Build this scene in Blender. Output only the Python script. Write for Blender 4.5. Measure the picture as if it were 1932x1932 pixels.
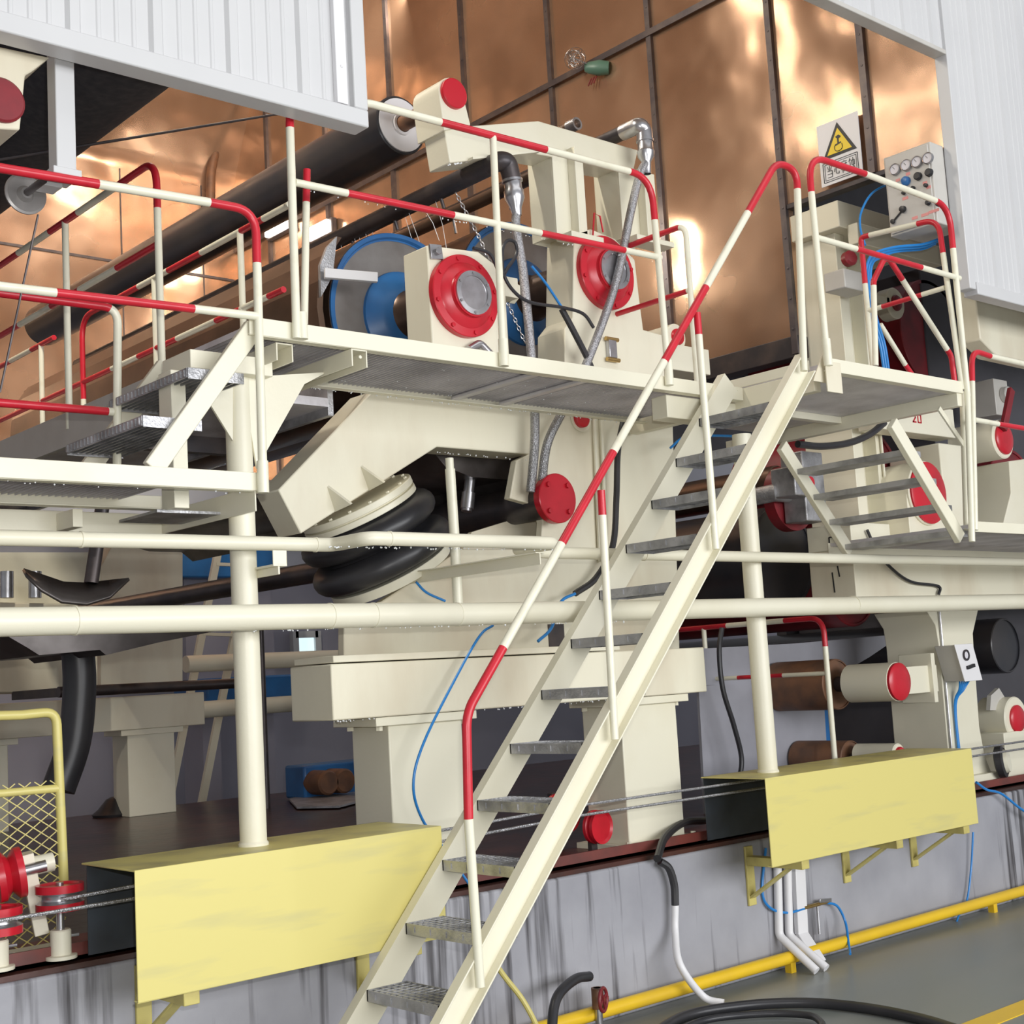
import bpy, bmesh, math, random
from mathutils import Vector, Matrix

random.seed(7)
scene = bpy.context.scene
for o in list(bpy.data.objects):
    bpy.data.objects.remove(o)
COL = scene.collection

# ------------------------------------------------------------------ camera
F_PX = 2616.34
EYE = Vector((0.0, 0.0, 1.6))
ROWS = ((0.75211648, -0.65641079, -0.05869987),
        (0.03400134, 0.12760117, -0.99124258),
        (0.6581525, 0.743534, 0.11828979))
cam_data = bpy.data.cameras.new('camera')
cam = bpy.data.objects.new('camera', cam_data)
COL.objects.link(cam)
R0, R1, R2 = (Vector(r) for r in ROWS)
cam.matrix_world = Matrix(((R0.x, -R1.x, -R2.x, EYE.x),
                           (R0.y, -R1.y, -R2.y, EYE.y),
                           (R0.z, -R1.z, -R2.z, EYE.z),
                           (0, 0, 0, 1)))
cam_data.sensor_fit = 'HORIZONTAL'
cam_data.sensor_width = 36.0
cam_data.lens = F_PX / 1932 * 36.0
cam_data.clip_start = 0.05
cam_data.clip_end = 200
scene.camera = cam

# ------------------------------------------------------------------ world, lights, exposure
world = bpy.data.worlds.new('hall_air')
scene.world = world
world.use_nodes = True
bg = world.node_tree.nodes['Background']
bg.inputs[0].default_value = (0.93, 0.95, 1.0, 1)
bg.inputs[1].default_value = 0.36

def area_light(name, loc, target, sx, sy, watts, color=(1, 1, 1)):
    l = bpy.data.lights.new(name, 'AREA')
    l.shape = 'RECTANGLE'; l.size = sx; l.size_y = sy
    l.energy = watts; l.color = color
    o = bpy.data.objects.new(name, l)
    COL.objects.link(o)
    o.location = loc
    o.rotation_euler = (Vector(target) - Vector(loc)).to_track_quat('-Z', 'Y').to_euler()
    return o

area_light('hall_window_light', (5.5, -8.5, 3.2), (5.5, 5.0, 2.0), 13, 4, 1500, (0.97, 0.98, 1.0))
area_light('hall_roof_light', (5.0, 1.0, 9.0), (5.0, 4.5, 1.5), 10, 3, 130, (1.0, 0.99, 0.97))
area_light('camera_flash', (0.10, 0.02, 1.76), (4.0, 5.0, 2.3), 0.06, 0.04, 70, (1.0, 0.985, 0.96))
# unseen lights inside the hood, placed for the glow and glare on the copper
area_light('unseen_hood_light', (5.8, 5.45, 5.85), (7.3, 5.3, 4.6), 1.2, 0.04, 2.5, (1.0, 0.93, 0.80))
area_light('unseen_hood_light', (4.6, 7.5, 7.4), (7.5, 7.5, 3.6), 0.05, 3.0, 30, (1.0, 0.93, 0.80))  # added light for highlights on the right copper wall
area_light('unseen_hood_light', (6.9, 6.95, 4.8), (7.5, 6.6, 4.6), 0.04, 0.5, 7, (1.0, 0.93, 0.80))
area_light('unseen_hood_light', (6.9, 11.9, 3.3), (6.2, 12.7, 5.6), 1.2, 0.06, 60, (1.0, 0.92, 0.78))  # added low in the corner to throw glare on the back wall
area_light('unseen_hood_light', (2.2, 6.0, 6.9), (6.0, 12.0, 4.6), 0.06, 1.6, 230, (1.0, 0.93, 0.80))  # added for the brightness of the left part of the back wall

area_light('unseen_hood_light', (6.4, 9.6, 7.9), (6.6, 12.7, 7.1), 2.6, 0.05, 45, (1.0, 0.94, 0.82))  # added so the fold of the back wall catches a bright line

scene.view_settings.view_transform = 'Standard'
scene.view_settings.look = 'None'
scene.view_settings.gamma = 1.0
scene.view_settings.use_curve_mapping = False
scene.view_settings.exposure = 0.0

# ------------------------------------------------------------------ pixel -> point on a plane of the hall
def _ray(px, py):
    a = (px - 966) / F_PX; b = (py - 966) / F_PX
    return R0 * a + R1 * b + R2
def VY(px, py, y):
    d = _ray(px, py); return EYE + d * ((y - EYE.y) / d.y)
def VX(px, py, x):
    d = _ray(px, py); return EYE + d * ((x - EYE.x) / d.x)
def VZ(px, py, z):
    d = _ray(px, py); return EYE + d * ((z - EYE.z) / d.z)

# ------------------------------------------------------------------ materials
def material(name, col, col2=None, scale=6.0, lo=0.45, hi=0.75, rough=0.45, metal=0.0,
             bump=0.0, bump_scale=40.0, stretch=None, spec=None, rough2=None, detail=5.0):
    m = bpy.data.materials.new(name)
    m.use_nodes = True
    nt = m.node_tree; N = nt.nodes; L = nt.links
    b = N['Principled BSDF']
    b.inputs['Base Color'].default_value = (*col, 1)
    b.inputs['Roughness'].default_value = rough
    b.inputs['Metallic'].default_value = metal
    if spec is not None:
        b.inputs['Specular IOR Level'].default_value = spec
    geo = N.new('ShaderNodeNewGeometry')
    mp = N.new('ShaderNodeMapping')
    L.new(geo.outputs['Position'], mp.inputs['Vector'])
    if stretch: mp.inputs['Scale'].default_value = stretch
    if col2 is not None:
        nz = N.new('ShaderNodeTexNoise'); nz.inputs['Scale'].default_value = scale
        nz.inputs['Detail'].default_value = detail
        L.new(mp.outputs[0], nz.inputs['Vector'])
        cr = N.new('ShaderNodeValToRGB')
        cr.color_ramp.elements[0].position = lo; cr.color_ramp.elements[0].color = (*col, 1)
        cr.color_ramp.elements[1].position = hi; cr.color_ramp.elements[1].color = (*col2, 1)
        L.new(nz.outputs[0], cr.inputs[0]); L.new(cr.outputs[0], b.inputs['Base Color'])
        if rough2 is not None:
            mr = N.new('ShaderNodeMapRange')
            mr.inputs[1].default_value = lo; mr.inputs[2].default_value = hi
            mr.inputs[3].default_value = rough; mr.inputs[4].default_value = rough2
            L.new(nz.outputs[0], mr.inputs[0]); L.new(mr.outputs[0], b.inputs['Roughness'])
    if bump:
        n2 = N.new('ShaderNodeTexNoise'); n2.inputs['Scale'].default_value = bump_scale
        L.new(mp.outputs[0], n2.inputs['Vector'])
        bp = N.new('ShaderNodeBump'); bp.inputs['Strength'].default_value = bump
        bp.inputs['Distance'].default_value = 0.02
        L.new(n2.outputs[0], bp.inputs['Height']); L.new(bp.outputs[0], b.inputs['Normal'])
    return m

M = {}
M['cream'] = material('cream_paint', (0.785, 0.75, 0.60), (0.71, 0.665, 0.50), 1.7, 0.5, 0.8, 0.38, bump=0.03, bump_scale=60)
M['cream_worn'] = material('cream_paint_stained', (0.785, 0.745, 0.59), (0.58, 0.49, 0.35), 2.0, 0.46, 0.80, 0.42, stretch=(1, 1, 0.35), bump=0.04)
M['rail_white'] = material('rail_cream_paint', (0.80, 0.775, 0.62), (0.72, 0.68, 0.52), 14, 0.55, 0.8, 0.3)
M['rail_red'] = material('rail_red_paint', (0.60, 0.018, 0.035), (0.50, 0.015, 0.028), 10, 0.4, 0.7, 0.32)
M['red'] = material('red_paint', (0.56, 0.015, 0.03), (0.42, 0.012, 0.022), 6, 0.45, 0.75, 0.28)
M['dark_red'] = material('dull_red_paint', (0.26, 0.018, 0.026), (0.14, 0.016, 0.02), 5, 0.4, 0.7, 0.4)
M['yellow'] = material('yellow_guard_paint', (0.70, 0.615, 0.21), (0.56, 0.51, 0.225), 3.0, 0.55, 0.8, 0.38, stretch=(0.6, 1, 4))
M['yellow_dirty'] = material('dirty_yellow_paint', (0.62, 0.545, 0.19), (0.40, 0.35, 0.16), 6, 0.45, 0.75, 0.42)
M['yellow_pipe'] = material('gas_pipe_yellow', (0.85, 0.55, 0.02), (0.75, 0.48, 0.03), 3, 0.4, 0.7, 0.35)
M['olive_yellow'] = material('faded_yellow_paint', (0.60, 0.52, 0.17), (0.42, 0.35, 0.12), 8, 0.5, 0.75, 0.45)
M['white'] = material('white_sheet', (0.61, 0.61, 0.612), (0.58, 0.58, 0.585), 2, 0.4, 0.7, 0.35)
M['white_plain'] = material('white_plastic', (0.80, 0.79, 0.80), None, rough=0.4)
M['galv'] = material('galvanized_steel', (0.50, 0.50, 0.515), (0.24, 0.24, 0.245), 9, 0.38, 0.72, 0.42, 0.65, bump=0.15, bump_scale=90)
M['grate'] = material('deck_grating_steel', (0.74, 0.72, 0.75), (0.55, 0.53, 0.55), 5, 0.4, 0.75, 0.5, 0.4, bump=0.1)
M['steel'] = material('bright_steel', (0.55, 0.55, 0.57), (0.40, 0.39, 0.40), 12, 0.4, 0.7, 0.28, 0.9)
M['braid'] = material('braided_hose_steel', (0.52, 0.52, 0.54), (0.28, 0.28, 0.29), 160, 0.4, 0.6, 0.35, 0.9, bump=0.4, bump_scale=220)
M['dark_steel'] = material('dark_steel', (0.055, 0.05, 0.055), (0.10, 0.08, 0.075), 6, 0.4, 0.7, 0.4, 0.5)
M['batten'] = material('steel_batten', (0.10, 0.085, 0.09), (0.16, 0.13, 0.12), 8, 0.4, 0.7, 0.45, 0.6)
M['rubber'] = material('black_rubber', (0.022, 0.022, 0.026), (0.04, 0.038, 0.04), 4, 0.4, 0.7, 0.38)
M['felt'] = material('dark_felt', (0.024, 0.024, 0.03), (0.045, 0.042, 0.045), 30, 0.4, 0.7, 0.75)
M['roll_black'] = material('black_roll_cover', (0.025, 0.026, 0.032), (0.045, 0.04, 0.04), 3, 0.4, 0.7, 0.3)
M['roll_brown'] = material('bronze_roll_cover', (0.09, 0.06, 0.045), (0.16, 0.10, 0.07), 3, 0.4, 0.7, 0.3, 0.6)
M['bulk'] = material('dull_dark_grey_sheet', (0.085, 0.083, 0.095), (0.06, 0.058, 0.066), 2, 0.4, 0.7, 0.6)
M['guard_inside'] = material('unpainted_guard_inside', (0.045, 0.055, 0.07), (0.03, 0.033, 0.04), 5, 0.4, 0.7, 0.4)
M['web'] = material('grey_felt_web', (0.34, 0.34, 0.38), (0.28, 0.28, 0.31), 3, 0.4, 0.7, 0.8)
M['water'] = material('water_drops', (0.9, 0.93, 0.95), None, rough=0.05, spec=1.0)
M['rust'] = material('rusty_steel', (0.24, 0.115, 0.06), (0.12, 0.07, 0.05), 7, 0.4, 0.7, 0.55, 0.3)
M['tray'] = material('wet_dark_steel_tray', (0.075, 0.065, 0.062), (0.15, 0.135, 0.13), 5, 0.4, 0.75, 0.32, 0.6)
M['blue'] = material('blue_paint', (0.03, 0.16, 0.42), (0.025, 0.10, 0.27), 4, 0.4, 0.75, 0.35)
M['blue_tube'] = material('blue_air_tube', (0.02, 0.22, 0.60), None, rough=0.3)
M['roll_grey'] = material('grey_roll_end', (0.30, 0.285, 0.275), (0.22, 0.20, 0.19), 5, 0.4, 0.7, 0.4, 0.5)
def concrete():
    m = bpy.data.materials.new('plinth_concrete'); m.use_nodes = True
    nt = m.node_tree; N = nt.nodes; L = nt.links
    b = N['Principled BSDF']; b.inputs['Roughness'].default_value = 0.5
    geo = N.new('ShaderNodeNewGeometry')
    def noise(scale, stretch, detail):
        mp = N.new('ShaderNodeMapping'); mp.inputs['Scale'].default_value = stretch
        L.new(geo.outputs['Position'], mp.inputs['Vector'])
        nz = N.new('ShaderNodeTexNoise'); nz.inputs['Scale'].default_value = scale; nz.inputs['Detail'].default_value = detail
        L.new(mp.outputs[0], nz.inputs['Vector']); return nz
    def ramp(src, p0, c0, p1, c1):
        r = N.new('ShaderNodeValToRGB'); e = r.color_ramp.elements
        e[0].position = p0; e[0].color = (*c0, 1); e[1].position = p1; e[1].color = (*c1, 1)
        L.new(src, r.inputs[0]); return r.outputs[0]
    def mult(x, y):
        k = N.new('ShaderNodeMix'); k.data_type = 'RGBA'; k.blend_type = 'MULTIPLY'; k.inputs[0].default_value = 1
        L.new(x, k.inputs[6]); L.new(y, k.inputs[7]); return k.outputs[2]
    base = ramp(noise(2.3, (1, 1, 1), 6).outputs[0], 0.3, (0.29, 0.29, 0.32), 0.7, (0.40, 0.40, 0.43))
    streak = noise(7.0, (3.0, 1, 0.16), 5).outputs[0]
    mask = noise(0.55, (1, 1, 0.3), 1).outputs[0]
    # wet dribbles run down the face in patches
    mr = N.new('ShaderNodeMath'); mr.operation = 'MULTIPLY_ADD'; L.new(mask, mr.inputs[0]); mr.inputs[1].default_value = 1.1; mr.inputs[2].default_value = -0.63
    ad = N.new('ShaderNodeMath'); ad.operation = 'ADD'; L.new(streak, ad.inputs[0]); L.new(mr.outputs[0], ad.inputs[1])
    # one large wet stain on the plinth face behind the stairs
    sx = N.new('ShaderNodeSeparateXYZ'); L.new(geo.outputs['Position'], sx.inputs[0])
    d1 = N.new('ShaderNodeMath'); d1.operation = 'SUBTRACT'; L.new(sx.outputs[0], d1.inputs[0]); d1.inputs[1].default_value = 4.15
    d2 = N.new('ShaderNodeMath'); d2.operation = 'ABSOLUTE'; L.new(d1.outputs[0], d2.inputs[0])
    d3 = N.new('ShaderNodeMapRange'); L.new(d2.outputs[0], d3.inputs[0])
    d3.inputs[1].default_value = 0.35; d3.inputs[2].default_value = 0.85; d3.inputs[3].default_value = 0.20; d3.inputs[4].default_value = 0.0
    a2 = N.new('ShaderNodeMath'); a2.operation = 'ADD'; L.new(ad.outputs[0], a2.inputs[0]); L.new(d3.outputs[0], a2.inputs[1])
    ad = a2
    drip = ramp(ad.outputs[0], 0.50, (1, 1, 1), 0.70, (0.22, 0.21, 0.21))
    L.new(mult(base, drip), b.inputs['Base Color'])
    bp = N.new('ShaderNodeBump'); bp.inputs['Strength'].default_value = 0.15; bp.inputs['Distance'].default_value = 0.01
    L.new(noise(20, (1, 1, 1), 4).outputs[0], bp.inputs['Height']); L.new(bp.outputs[0], b.inputs['Normal'])
    return m
M['concrete'] = concrete()
M['floor'] = material('green_grey_floor_paint', (0.20, 0.22, 0.205), (0.30, 0.30, 0.29), 1.1, 0.4, 0.8, 0.3, stretch=(0.7, 2.5, 1), rough2=0.5)
M['plinth_top'] = material('wet_red_brown_plinth_top', (0.045, 0.022, 0.018), (0.10, 0.035, 0.025), 3.0, 0.4, 0.7, 0.28, bump=0.2, bump_scale=9)
M['rail_rust'] = material('red_oxide_sole_plate', (0.19, 0.045, 0.035), (0.09, 0.035, 0.03), 6, 0.4, 0.7, 0.4)
M['hall_wall'] = material('grey_hall_wall', (0.33, 0.32, 0.38), (0.28, 0.27, 0.33), 0.8, 0.4, 0.7, 0.7)
M['hall_white'] = material('white_hall_wall', (0.55, 0.55, 0.60), None, rough=0.7)
M['cabinet'] = material('grey_cabinet', (0.55, 0.53, 0.49), (0.50, 0.48, 0.44), 5, 0.4, 0.7, 0.4)
M['cabinet_white'] = material('pale_grey_cabinet_side', (0.72, 0.72, 0.73), None, rough=0.4)
M['black'] = material('black_plastic', (0.018, 0.018, 0.02), None, rough=0.4)
M['sign_yellow'] = material('sign_yellow', (0.85, 0.62, 0.03), None, rough=0.4)
M['label_red'] = material('pale_red_print', (0.75, 0.30, 0.28), None, rough=0.5)
M['green'] = material('green_enamel', (0.10, 0.20, 0.15), None, rough=0.4)
M['brass'] = material('brass', (0.55, 0.38, 0.15), None, rough=0.3, metal=0.9)
M['gauge'] = material('gauge_face', (0.72, 0.70, 0.74), None, rough=0.3)

def window_glow():
    m = bpy.data.materials.new('daylit_window'); m.use_nodes = True
    b = m.node_tree.nodes['Principled BSDF']
    b.inputs['Base Color'].default_value = (0.7, 0.85, 0.9, 1)
    b.inputs['Emission Color'].default_value = (0.75, 0.95, 1.0, 1)
    b.inputs['Emission Strength'].default_value = 0.9
    return m
M['window'] = window_glow()
def lamp_glow():
    m = bpy.data.materials.new('lamp_glass'); m.use_nodes = True
    b = m.node_tree.nodes['Principled BSDF']
    b.inputs['Base Color'].default_value = (0.9, 0.9, 0.85, 1)
    b.inputs['Emission Color'].default_value = (1.0, 0.95, 0.84, 1)
    b.inputs['Emission Strength'].default_value = 22
    return m
M['lamp'] = lamp_glow()

def copper():
    m = bpy.data.materials.new('polished_copper_sheet'); m.use_nodes = True
    nt = m.node_tree; N = nt.nodes; L = nt.links
    b = N['Principled BSDF']
    b.inputs['Metallic'].default_value = 0.76
    geo = N.new('ShaderNodeNewGeometry')
    # stained copper colour
    nz = N.new('ShaderNodeTexNoise'); nz.inputs['Scale'].default_value = 1.1; nz.inputs['Detail'].default_value = 3
    L.new(geo.outputs['Position'], nz.inputs['Vector'])
    cr = N.new('ShaderNodeValToRGB')
    cr.color_ramp.elements[0].position = 0.35; cr.color_ramp.elements[0].color = (0.50, 0.315, 0.205, 1)
    cr.color_ramp.elements[1].position = 0.70; cr.color_ramp.elements[1].color = (0.66, 0.435, 0.295, 1)
    L.new(nz.outputs[0], cr.inputs[0]); L.new(cr.outputs[0], b.inputs['Base Color'])
    mr = N.new('ShaderNodeMapRange'); mr.inputs[1].default_value = 0.3; mr.inputs[2].default_value = 0.7
    mr.inputs[3].default_value = 0.17; mr.inputs[4].default_value = 0.30
    L.new(nz.outputs[0], mr.inputs[0]); L.new(mr.outputs[0], b.inputs['Roughness'])
    # soft buckles of the thin sheet
    n2 = N.new('ShaderNodeTexNoise'); n2.inputs['Scale'].default_value = 0.85; n2.inputs['Detail'].default_value = 0.8
    n2.inputs['Distortion'].default_value = 0.45
    L.new(geo.outputs['Position'], n2.inputs['Vector'])
    bp = N.new('ShaderNodeBump'); bp.inputs['Strength'].default_value = 1.0; bp.inputs['Distance'].default_value = 0.072
    L.new(n2.outputs[0], bp.inputs['Height'])
    n3 = N.new('ShaderNodeTexNoise'); n3.inputs['Scale'].default_value = 2.6; n3.inputs['Detail'].default_value = 1
    L.new(geo.outputs['Position'], n3.inputs['Vector'])
    b2 = N.new('ShaderNodeBump'); b2.inputs['Strength'].default_value = 0.8; b2.inputs['Distance'].default_value = 0.018
    L.new(n3.outputs[0], b2.inputs['Height']); L.new(bp.outputs[0], b2.inputs['Normal'])
    L.new(b2.outputs[0], b.inputs['Normal'])
    return m
M['copper'] = copper()

# ------------------------------------------------------------------ mesh builder
def fillet(pts, rad, n=6):
    pts = [Vector(p) for p in pts]
    if rad <= 0 or len(pts) < 3: return pts
    out = [pts[0]]
    for i in range(1, len(pts) - 1):
        a, b, c = pts[i - 1], pts[i], pts[i + 1]
        u = (a - b); v = (c - b)
        ang = u.angle(v)
        if ang > 3.05: out.append(b); continue
        t = min(rad / math.tan(ang / 2), u.length * 0.48, v.length * 0.48)
        p, q = b + u.normalized() * t, b + v.normalized() * t
        for k in range(n + 1):
            s = k / n
            out.append(p * (1 - s) ** 2 + b * (2 * s * (1 - s)) + q * s * s)
    out.append(pts[-1])
    return out

def smooth_path(pts, n=8):
    pts = [Vector(p) for p in pts]
    P = [pts[0] * 2 - pts[1]] + pts + [pts[-1] * 2 - pts[-2]]
    out = []
    for i in range(1, len(P) - 2):
        a, b, c, d = P[i - 1], P[i], P[i + 1], P[i + 2]
        for k in range(n):
            t = k / n
            out.append(0.5 * ((2 * b) + (c - a) * t + (2 * a - 5 * b + 4 * c - d) * t * t + (3 * b - a - 3 * c + d) * t ** 3))
    out.append(pts[-1])
    return out

class MB:
    def __init__(self):
        self.v = []; self.f = []; self.m = []
    def face(self, pts, m=0):
        i = len(self.v); self.v += [Vector(p) for p in pts]
        self.f.append(list(range(i, i + len(pts)))); self.m.append(m)
        return self
    def box(self, x0, x1, y0, y1, z0, z1, m=0):
        i = len(self.v)
        self.v += [Vector((x, y, z)) for x in (x0, x1) for y in (y0, y1) for z in (z0, z1)]
        for q in ((0, 1, 3, 2), (4, 6, 7, 5), (0, 4, 5, 1), (2, 3, 7, 6), (0, 2, 6, 4), (1, 5, 7, 3)):
            self.f.append([i + k for k in q]); self.m.append(m)
        return self
    def prism(self, pts, vec, m=0):
        pts = [Vector(p) for p in pts]; vec = Vector(vec); n = len(pts); i = len(self.v)
        self.v += pts + [p + vec for p in pts]
        self.f.append(list(range(i, i + n))); self.m.append(m)
        self.f.append(list(range(i + 2 * n - 1, i + n - 1, -1))); self.m.append(m)
        for k in range(n):
            l = (k + 1) % n
            self.f.append([i + k, i + l, i + n + l, i + n + k]); self.m.append(m)
        return self
    def bar(self, a, b, w, h, side=(0, 1, 0), m=0):
        """rectangular bar from a to b; w along 'side', h across"""
        a = Vector(a); b = Vector(b); d = (b - a).normalized()
        s = Vector(side); s = (s - d * s.dot(d)).normalized(); t = d.cross(s)
        q = [a + s * (x * w / 2) + t * (y * h / 2) for x, y in ((-1, -1), (1, -1), (1, 1), (-1, 1))]
        return self.prism(q, b - a, m)
    def tube(self, pts, r, seg=12, m=0, mats=None, caps=True):
        pts = [Vector(p) for p in pts]
        q = [pts[0]]; mm = []
        for k in range(1, len(pts)):
            if (pts[k] - q[-1]).length > 1e-5:
                q.append(pts[k]); mm.append(mats[k - 1] if mats else m)
        pts = q; n = len(pts)
        rr = r if isinstance(r, (list, tuple)) else [r] * n
        T = []
        for k in range(n):
            a = pts[max(k - 1, 0)]; b = pts[min(k + 1, n - 1)]
            T.append((b - a).normalized())
        up = Vector((0, 0, 1)) if abs(T[0].z) < 0.9 else Vector((1, 0, 0))
        u = (up - T[0] * up.dot(T[0])).normalized()
        base = len(self.v)
        for k in range(n):
            u = (u - T[k] * u.dot(T[k])).normalized(); w = T[k].cross(u)
            for j in range(seg):
                an = 2 * math.pi * j / seg
                self.v.append(pts[k] + (u * math.cos(an) + w * math.sin(an)) * rr[k])
        for k in range(n - 1):
            for j in range(seg):
                l = (j + 1) % seg
                self.f.append([base + k * seg + j, base + k * seg + l, base + (k + 1) * seg + l, base + (k + 1) * seg + j])
                self.m.append(mm[k])
        if caps:
            self.f.append([base + j for j in range(seg)][::-1]); self.m.append(mm[0])
            self.f.append([base + (n - 1) * seg + j for j in range(seg)]); self.m.append(mm[-1])
        return self
    def lathe(self, c, axis, prof, seg=36, m=0, mats=None):
        """prof: list of (radius, distance along axis)"""
        c = Vector(c); ax = Vector(axis).normalized()
        up = Vector((0, 0, 1)) if abs(ax.z) < 0.9 else Vector((1, 0, 0))
        u = (up - ax * up.dot(ax)).normalized(); w = ax.cross(u)
        rings = []
        for r, t in prof:
            if r < 1e-6:
                self.v.append(c + ax * t); rings.append([len(self.v) - 1])
            else:
                i = len(self.v)
                for j in range(seg):
                    an = 2 * math.pi * j / seg
                    self.v.append(c + ax * t + (u * math.cos(an) + w * math.sin(an)) * r)
                rings.append(list(range(i, i + seg)))
        for k in range(len(rings) - 1):
            A, B = rings[k], rings[k + 1]; mm = mats[k] if mats else m
            for j in range(seg):
                l = (j + 1) % seg
                if len(A) == 1 and len(B) == 1: continue
                if len(A) == 1: self.f.append([A[0], B[l], B[j]])
                elif len(B) == 1: self.f.append([A[j], A[l], B[0]])
                else: self.f.append([A[j], A[l], B[l], B[j]])
                self.m.append(mm)
        return self
    def cyl(self, a, b, r, seg=24, m=0):
        a = Vector(a); b = Vector(b); L = (b - a).length
        return self.lathe(a, b - a, [(0, 0), (r, 0), (r, L), (0, L)], seg, m)
    def build(self, name, mats, parent=None, bevel=0.0, segs=2, sharp=35, label=None):
        if not isinstance(mats, (list, tuple)): mats = [mats]
        me = bpy.data.meshes.new(name)
        lo = Vector((min(p.x for p in self.v), min(p.y for p in self.v), min(p.z for p in self.v)))
        hi = Vector((max(p.x for p in self.v), max(p.y for p in self.v), max(p.z for p in self.v)))
        c = (lo + hi) / 2
        me.from_pydata([tuple(p - c) for p in self.v], [], self.f)
        for k in mats: me.materials.append(M[k])
        for p, k in zip(me.polygons, self.m): p.material_index = k
        bm = bmesh.new(); bm.from_mesh(me)
        bmesh.ops.remove_doubles(bm, verts=bm.verts, dist=1e-6)
        bmesh.ops.recalc_face_normals(bm, faces=bm.faces)
        bm.to_mesh(me); bm.free()
        for p in me.polygons: p.use_smooth = True
        me.set_sharp_from_angle(angle=math.radians(sharp))
        o = bpy.data.objects.new(name, me)
        COL.objects.link(o)
        put(o, c, parent)
        if bevel:
            bv = o.modifiers.new('bevel', 'BEVEL'); bv.width = bevel; bv.segments = segs
            bv.limit_method = 'ANGLE'; bv.angle_limit = math.radians(40); bv.harden_normals = False
        if label: o['label'] = label
        return o

WLOC = {}
def put(o, loc, parent=None):
    loc = Vector(loc); WLOC[o.name] = loc
    if parent is not None:
        o.parent = parent; o.location = loc - WLOC[parent.name]
    else:
        o.location = loc

def thing(name, label, cat, loc, group=None):
    o = bpy.data.objects.new(name, None); COL.objects.link(o)
    o.empty_display_size = 0.1
    put(o, loc); o['label'] = label; o['category'] = cat
    if group: o['group'] = group
    return o
def tag(o, label, cat, group=None, kind=None):
    o['label'] = label; o['category'] = cat
    if group: o['group'] = group
    if kind: o['kind'] = kind
    return o
def struct(o):
    o['kind'] = 'structure'; return o

def banded(path, r, switches, first, seg=14):
    """tube of cream (0) and red (1) bands along a path; switches are points where the colour changes"""
    cum = [0.0]
    for k in range(1, len(path)): cum.append(cum[-1] + (path[k] - path[k - 1]).length)
    sw = []
    for s in switches:
        s = Vector(s); best = None
        for k in range(1, len(path)):
            d = path[k] - path[k - 1]; L = d.length
            if L < 1e-9: continue
            t = max(0, min(1, (s - path[k - 1]).dot(d) / (L * L)))
            e = (path[k - 1] + d * t - s).length
            if best is None or e < best[0]: best = (e, cum[k - 1] + t * L)
        sw.append(best[1])
    sw.sort()
    pts = [path[0]]; mats = []; cur = first; si = 0
    for k in range(1, len(path)):
        while si < len(sw) and sw[si] <= cum[k]:
            t = (sw[si] - cum[k - 1]) / max(cum[k] - cum[k - 1], 1e-9)
            p = path[k - 1].lerp(path[k], t)
            if (p - pts[-1]).length > 1e-4: pts.append(p); mats.append(cur)
            cur = 1 - cur; si += 1
        if (path[k] - pts[-1]).length > 1e-4: pts.append(path[k]); mats.append(cur)
    mb = MB(); mb.tube(pts, r, seg, mats=mats)
    return mb
RAIL = ['rail_white', 'rail_red']

def rail_part(name, parent, pts, switches=(), first=0, r=0.0165, rad=0.14, label=None):
    return banded(fillet(pts, rad, 8), r, switches, first).build(name, RAIL, parent, sharp=60, label=label)
def xz(p, y): return Vector((p.x, y, p.z))
# ================================================================== SETTING
mb = MB(); mb.box(-6, 20, -9, 18, -0.1, 0)
struct(mb.build('floor', 'floor'))
mb = MB(); mb.box(3.0, 14, 3.34, 3.46, -0.01, 0.004)
struct(mb.build('trim_1', 'yellow_pipe'))
mb = MB(); mb.box(-3, 16, 4.78, 10.9, 0.0, 0.68)
struct(mb.build('trim_2', 'concrete', bevel=0.012))
mb = MB(); mb.box(-3, 16, 4.80, 10.9, 0.68, 0.70)
struct(mb.build('trim_3', 'plinth_top'))
mb = MB(); mb.box(-8, 22, 14.2, 14.4, 0, 2.9)
struct(mb.build('wall_far', 'hall_wall'))
mb = MB(); mb.box(-8, 22, 14.2, 14.4, 2.9, 9)
struct(mb.build('wall_far', 'hall_white'))

# hood walls of copper sheet
HX = 7.51
def hz(z): return 1.6 + (z - 1.6) * 0.968
prof_ = [(12.70, 3.84), (12.70, 6.98)] + [(12.2 + 0.5 * math.cos(math.radians(a_)), 6.98 + 0.5 * math.sin(math.radians(a_))) for a_ in range(3, 29, 3)] + [(11.5, 9.35)]
mb = MB()
for (ya, za), (yb, zb) in zip(prof_[:-1], prof_[1:]):
    mb.face([(-4, ya, za), (HX + 0.05, ya, za), (HX + 0.05, yb, zb), (-4, yb, zb)])
    mb.face([(-4, ya + .05, za), (HX + 0.05, ya + .05, za), (HX + 0.05, yb + .05, zb), (-4, yb + .05, zb)])
mb.face([(-4, 12.70, 3.84), (HX + .05, 12.70, 3.84), (HX + .05, 12.75, 3.84), (-4, 12.75, 3.84)])
struct(mb.build('wall_back', 'copper'))
mb = MB()
NY, NZ = 5.485, hz(4.76)
zlo = hz(3.83)
mb.prism([(HX, 4.30, NZ), (HX, NY, NZ), (HX, NY, zlo), (HX, 12.7, zlo), (HX, 12.7, 9.4), (HX, 4.30, 9.4)], (0.05, 0, 0))
struct(mb.build('wall_right', 'copper'))
n = 4
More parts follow.
